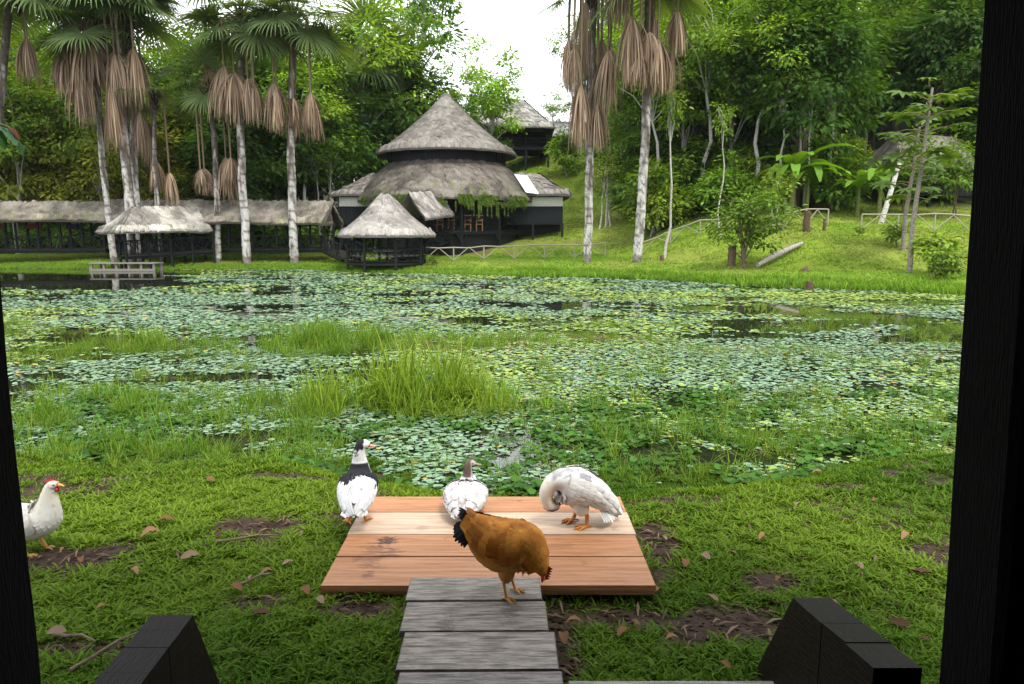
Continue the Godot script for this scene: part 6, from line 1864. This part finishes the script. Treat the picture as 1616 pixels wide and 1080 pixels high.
func soil_at(x: float, d: float) -> float:   # trodden bare patches by the boards and where hens scratch
	var k := 0.0
	for b in [[0.95, 2.72, 0.42, 0.24], [0.55, 2.78, 0.4, 0.12], [0.82, 3.55, 0.13, 0.3], [-0.7, 2.82, 0.35, 0.1], [-2.25, 3.35, 0.42, 0.2], [-1.5, 3.75, 0.35, 0.14], [-1.2, 2.92, 0.25, 0.1], [-1.75, 2.55, 0.3, 0.08], [1.25, 3.1, 0.2, 0.12], [0.82, 4.2, 0.22, 0.12], [2.2, 4.4, 0.25, 0.1], [0.2, 2.6, 0.1, 0.5], [1.9, 5.3, 0.4, 0.14], [-1.5, 4.6, 0.4, 0.12]]:
		var q := Vector2((x - b[0]) / b[2], (d - b[1]) / b[3]).length() + ns(x, d, 3.0) * 0.5
		k = maxf(k, 1.0 - smoothstep(0.6, 1.1, q))
	return k

func make_near_grass() -> void:
	var kinds := [tuft(15, 0.035, 0.055, 0.0036, 1.1, 3, 0.4), tuft(13, 0.03, 0.075, 0.004, 0.9, 3, 0.4), tuft(17, 0.04, 0.042, 0.0032, 1.5, 3, 0.4)]
	var sw := [Swarm.new(), Swarm.new(), Swarm.new()]
	for k in 42000:
		var d := sqrt(rnd(1.9 * 1.9, 6.9 * 6.9)); var x := rnd(-0.8, 0.8) * d
		var h := ground(x, d)
		if h < 0.0 or not clear_of_boards(x, d): continue
		if soil_at(x, d) > rnd(0.25, 0.9): continue
		var n := ns(x, d, 0.45) + ns(x, d, 1.7) * 0.5 + 0.12
		if n < rnd(-0.36, -0.08) and rng.randf() < 0.85: continue
		var tone := Color(0.06, 0.13, 0.012).lerp(Color(0.155, 0.245, 0.024), clampf(0.45 + ns(x, d, 0.3) * 1.2 + rnd(-0.25, 0.25), 0, 1))
		var s := rnd(0.75, 1.35) * (1.0 + 0.25 * ns(x, d, 0.9))
		sw[k % 3].add(slope_basis(x, d, rnd(0, TAU)).scaled(Vector3.ONE * s), Vector3(x, h, -d), tone)
	for k in 3: stuff_node(sw[k].node(kinds[k], M.grass), "turf_grass", ["short broad bladed turf grass in front of the porch", "slightly longer turf grass mixed into the near lawn", "low creeping turf grass mixed into the near lawn"][k], "grass")
	# the far lawn: patches of short blades that follow the slope
	var patch := Geo.new()
	for k in 120:
		var q := Vector3(rnd(-0.62, 0.62), -0.01, rnd(-0.62, 0.62))
		var a := rnd(0, TAU); var out := Vector3(cos(a), 0, sin(a))
		patch.col = shade(Color(1, 1, 1), rnd(0.75, 1.25))
		patch.strip([q, q + Vector3.UP * 0.05 + out * 0.02, q + Vector3.UP * rnd(0.06, 0.1) + out * 0.07], [0.02, 0.018, 0.003], Vector3(-out.z, 0, out.x))
	var pm := patch.mesh()
	var lawn := Swarm.new()
	var d := 23.0
	while d < 90.0:
		var x := -0.8 * d
		while x < 0.74 * d:
			var px := x + rnd(-0.3, 0.3); var pd := d + rnd(-0.3, 0.3)
			x += 0.92
			var h := ground(px, pd)
			if pd < shore(px) or h < 0.06 or forest_at(px, pd) > 0.5: continue
			if bare_at(px, pd) > rnd(0.2, 0.8) or Vector2(px + 4.9, pd - 53.0).length() < 5.6: continue
			if ns(px, pd, 0.35) > rnd(0.32, 0.6): continue
			var tone := Color(0.18, 0.32, 0.042).lerp(Color(0.25, 0.315, 0.07), clampf(0.35 + ns(px, pd, 0.12) * 1.6 + smoothstep(3.0, 12.0, pd - shore(px)) * 0.3 * smoothstep(0, 6, px), 0, 1))
			lawn.add(slope_basis(px, pd, rnd(0, TAU)), Vector3(px, h, -pd), shade(tone, rnd(0.9, 1.1)))
		d += 0.92
	stuff_node(lawn.node(pm, M.grass), "lawn_grass", "mown bright lawn grass on the far bank and slope", "grass")

func make_litter() -> void:
	# dry leaves, twigs and clods, each where the grass is worn
	var leaves := []
	for v in 4:
		var g := Geo.new()
		g.col = [Color(0.13, 0.065, 0.035), Color(0.2, 0.11, 0.06), Color(0.06, 0.035, 0.022), Color(0.18, 0.125, 0.08)][v]
		var q := Vector3(-0.06, 0.006, 0)
		var la := -1; var lb := -1; var lc := -1
		for k in 8:
			var f := k / 7.0
			var w := 0.03 * pow(sin(PI * (0.04 + 0.92 * f)), 0.7)
			var cur = [0.5, 0.9, -0.35, 0.2][v]
			var y = 0.012 + 0.035 * cur * sin(PI * f) * (1.0 if v != 2 else f)
			var a := g.p(Vector3(q.x, y + w * (0.5 + 0.3 * v * 0.5), w), Vector3(0, 1, -0.4).normalized()); var b := g.p(Vector3(q.x, y, 0), Vector3.UP); var c := g.p(Vector3(q.x, y + w * rnd(0.2, 0.8), -w), Vector3(0, 1, 0.4).normalized())
			if k > 0:
				g.quad_i(la, a, b, lb); g.quad_i(lb, b, c, lc)
			la = a; lb = b; lc = c
			q.x += 0.018
		leaves.push_back(g.mesh())
	var spots := [[262, 822], [238, 845], [345, 845], [300, 880], [128, 885], [100, 870], [140, 870], [395, 912], [372, 930], [420, 905], [1175, 765], [1290, 745], [1380, 790], [1205, 850], [1265, 880], [1355, 895], [1000, 985], [1060, 1010], [965, 970], [1125, 945], [985, 1000], [1035, 935], [1155, 925], [1115, 880], [1230, 915], [1430, 850], [1455, 905], [1240, 700], [1080, 890], [1310, 960], [1420, 985], [90, 1000], [330, 760], [160, 960], [410, 970], [455, 890], [480, 935], [210, 905], [1460, 1010], [1050, 850], [890, 1010], [905, 985], [1290, 1000], [505, 950], [1145, 1050], [1355, 1005]]
	for k in spots.size():
		var u: float = spots[k][0]; var v: float = spots[k][1]
		var d := 3.0
		for it in 12:
			var q := at(u, v, d)
			var y := (540.0 - v) * cos(PITCH) - 1077.0 * sin(PITCH); var z := 1077.0 * cos(PITCH) + (540.0 - v) * sin(PITCH)
			d = (ground(q.x, d) + 0.03 - EYE.y) / y * z
		var p := at(u, v, d)
		if not clear_of_boards(p.x, d): continue
		var s := rnd(0.35, 0.75) * (1.0 + 0.3 * (d - 3.0) / 3.0)
		var o := part(self, "fallen_leaf", leaves[k % 4], M.dead, Transform3D((slope_basis(p.x, d, rnd(0, TAU)) * Basis(Vector3.RIGHT, rnd(-0.25, 0.25))).scaled(Vector3.ONE * s), Vector3(p.x, ground(p.x, d) + 0.028, p.z)))
		tag(o, ["withered brown leaf lying flat on the grass", "tan curled dry leaf lying on the grass", "dark rotting leaf lying on the grass", "pale brown dry leaf lying on the grass"][k % 4], "leaf", ["brown fallen leaves", "curled fallen leaves", "dark fallen leaves", "pale fallen leaves"][k % 4])
	# crumbs of wet soil in the worn patches
	var clod := Geo.new()
	clod.col = Color(1, 1, 1)
	for j in 5:
		for i in 7:
			var a := TAU * i / 6; var b := PI * j / 4 - PI * 0.5
			var nn := Vector3(cos(a) * cos(b), sin(b), sin(a) * cos(b))
			clod.p(nn * (1.0 + 0.35 * noise.get_noise_3d(nn.x * 90.0, nn.y * 90.0, nn.z * 90.0)), nn)
	for j in 4:
		for i in 6: clod.quad_i(j * 7 + i, (j + 1) * 7 + i, (j + 1) * 7 + i + 1, j * 7 + i + 1)
	var cs := Swarm.new(); var tw := Swarm.new()
	for k in 26000:
		var d := sqrt(rnd(2.0 * 2.0, 6.2 * 6.2)); var x := rnd(-0.8, 0.8) * d
		if soil_at(x, d) < rnd(0.3, 1.0) and (ns(x, d, 0.45) + ns(x, d, 1.7) * 0.5 > -0.12 or rng.randf() < 0.7): continue
		if ground(x, d) < 0.02: continue
		var s := rnd(0.003, 0.009)
		cs.add(Basis(Vector3.UP, rnd(0, TAU)).scaled(Vector3(s * 1.5, s * 0.8, s)), Vector3(x, ground(x, d) + s * 0.2, -d), shade(Color(0.045, 0.031, 0.021), rnd(0.5, 1.4)))
		if rng.randf() < 0.2: tw.add(slope_basis(x, d, rnd(0, TAU)).scaled(Vector3(rnd(0.2, 0.9), 1.0, rnd(0.2, 0.9))), Vector3(x, ground(x, d) + 0.012, -d), shade(Color(0.1, 0.07, 0.045), rnd(0.4, 1.6)))
	stuff_node(cs.node(clod.mesh(), M.thatch), "soil_crumbs", "crumbled dark soil in the worn patches", "soil")
	var chip := Geo.new()
	for k in 1:
		var a := rnd(0, TAU); var o := Vector3(cos(a), rnd(-0.05, 0.15), sin(a))
		var c := Vector3(rnd(-0.05, 0.05), 0.0, rnd(-0.05, 0.05))
		chip.strip([c - o * 0.06, c + Vector3(0, 0.01, 0), c + o * 0.06], [0.004, 0.01, 0.003], Vector3(-o.z, 0, o.x))
	stuff_node(tw.node(chip.mesh(), M.dead), "leaf_crumbs", "bits of straw and broken leaf in the worn patches", "litter")
	# fallen twigs
	for q in [[110, 1058, 222, 996, "long bare twig lying on the grass beside the left beam end"], [85, 1000, 150, 1012, "short dark twig lying near the left post"], [372, 925, 430, 905, "flat piece of bark lying on the grass left of the platform"], [340, 855, 440, 845, "dark rotten stick lying on the lawn behind the platform's left side"]]:
		var ends := []
		for e in 2:
			var u: float = q[e * 2]; var v: float = q[e * 2 + 1]
			var d := 3.0
			for it in 12:
				var y := (540.0 - v) * cos(PITCH) - 1077.0 * sin(PITCH); var z := 1077.0 * cos(PITCH) + (540.0 - v) * sin(PITCH)
				d = (ground(at(u, v, d).x, d) + 0.04 - EYE.y) / y * z
			ends.push_back(at(u, v, d))
		var g := Geo.new(); g.col = Color(0.17, 0.13, 0.095)
		var m: Vector3 = (ends[1] - ends[0])
		g.tube([Vector3.ZERO, m * 0.3 + Vector3(0, 0.006, 0.01), m * 0.65 + Vector3(0, 0.01, -0.008), m], [0.008, 0.007, 0.006, 0.003], 7)
		tag(part(self, "twig", g.mesh(), M.bark, Transform3D(Basis.IDENTITY, ends[0])), q[4], "twig")
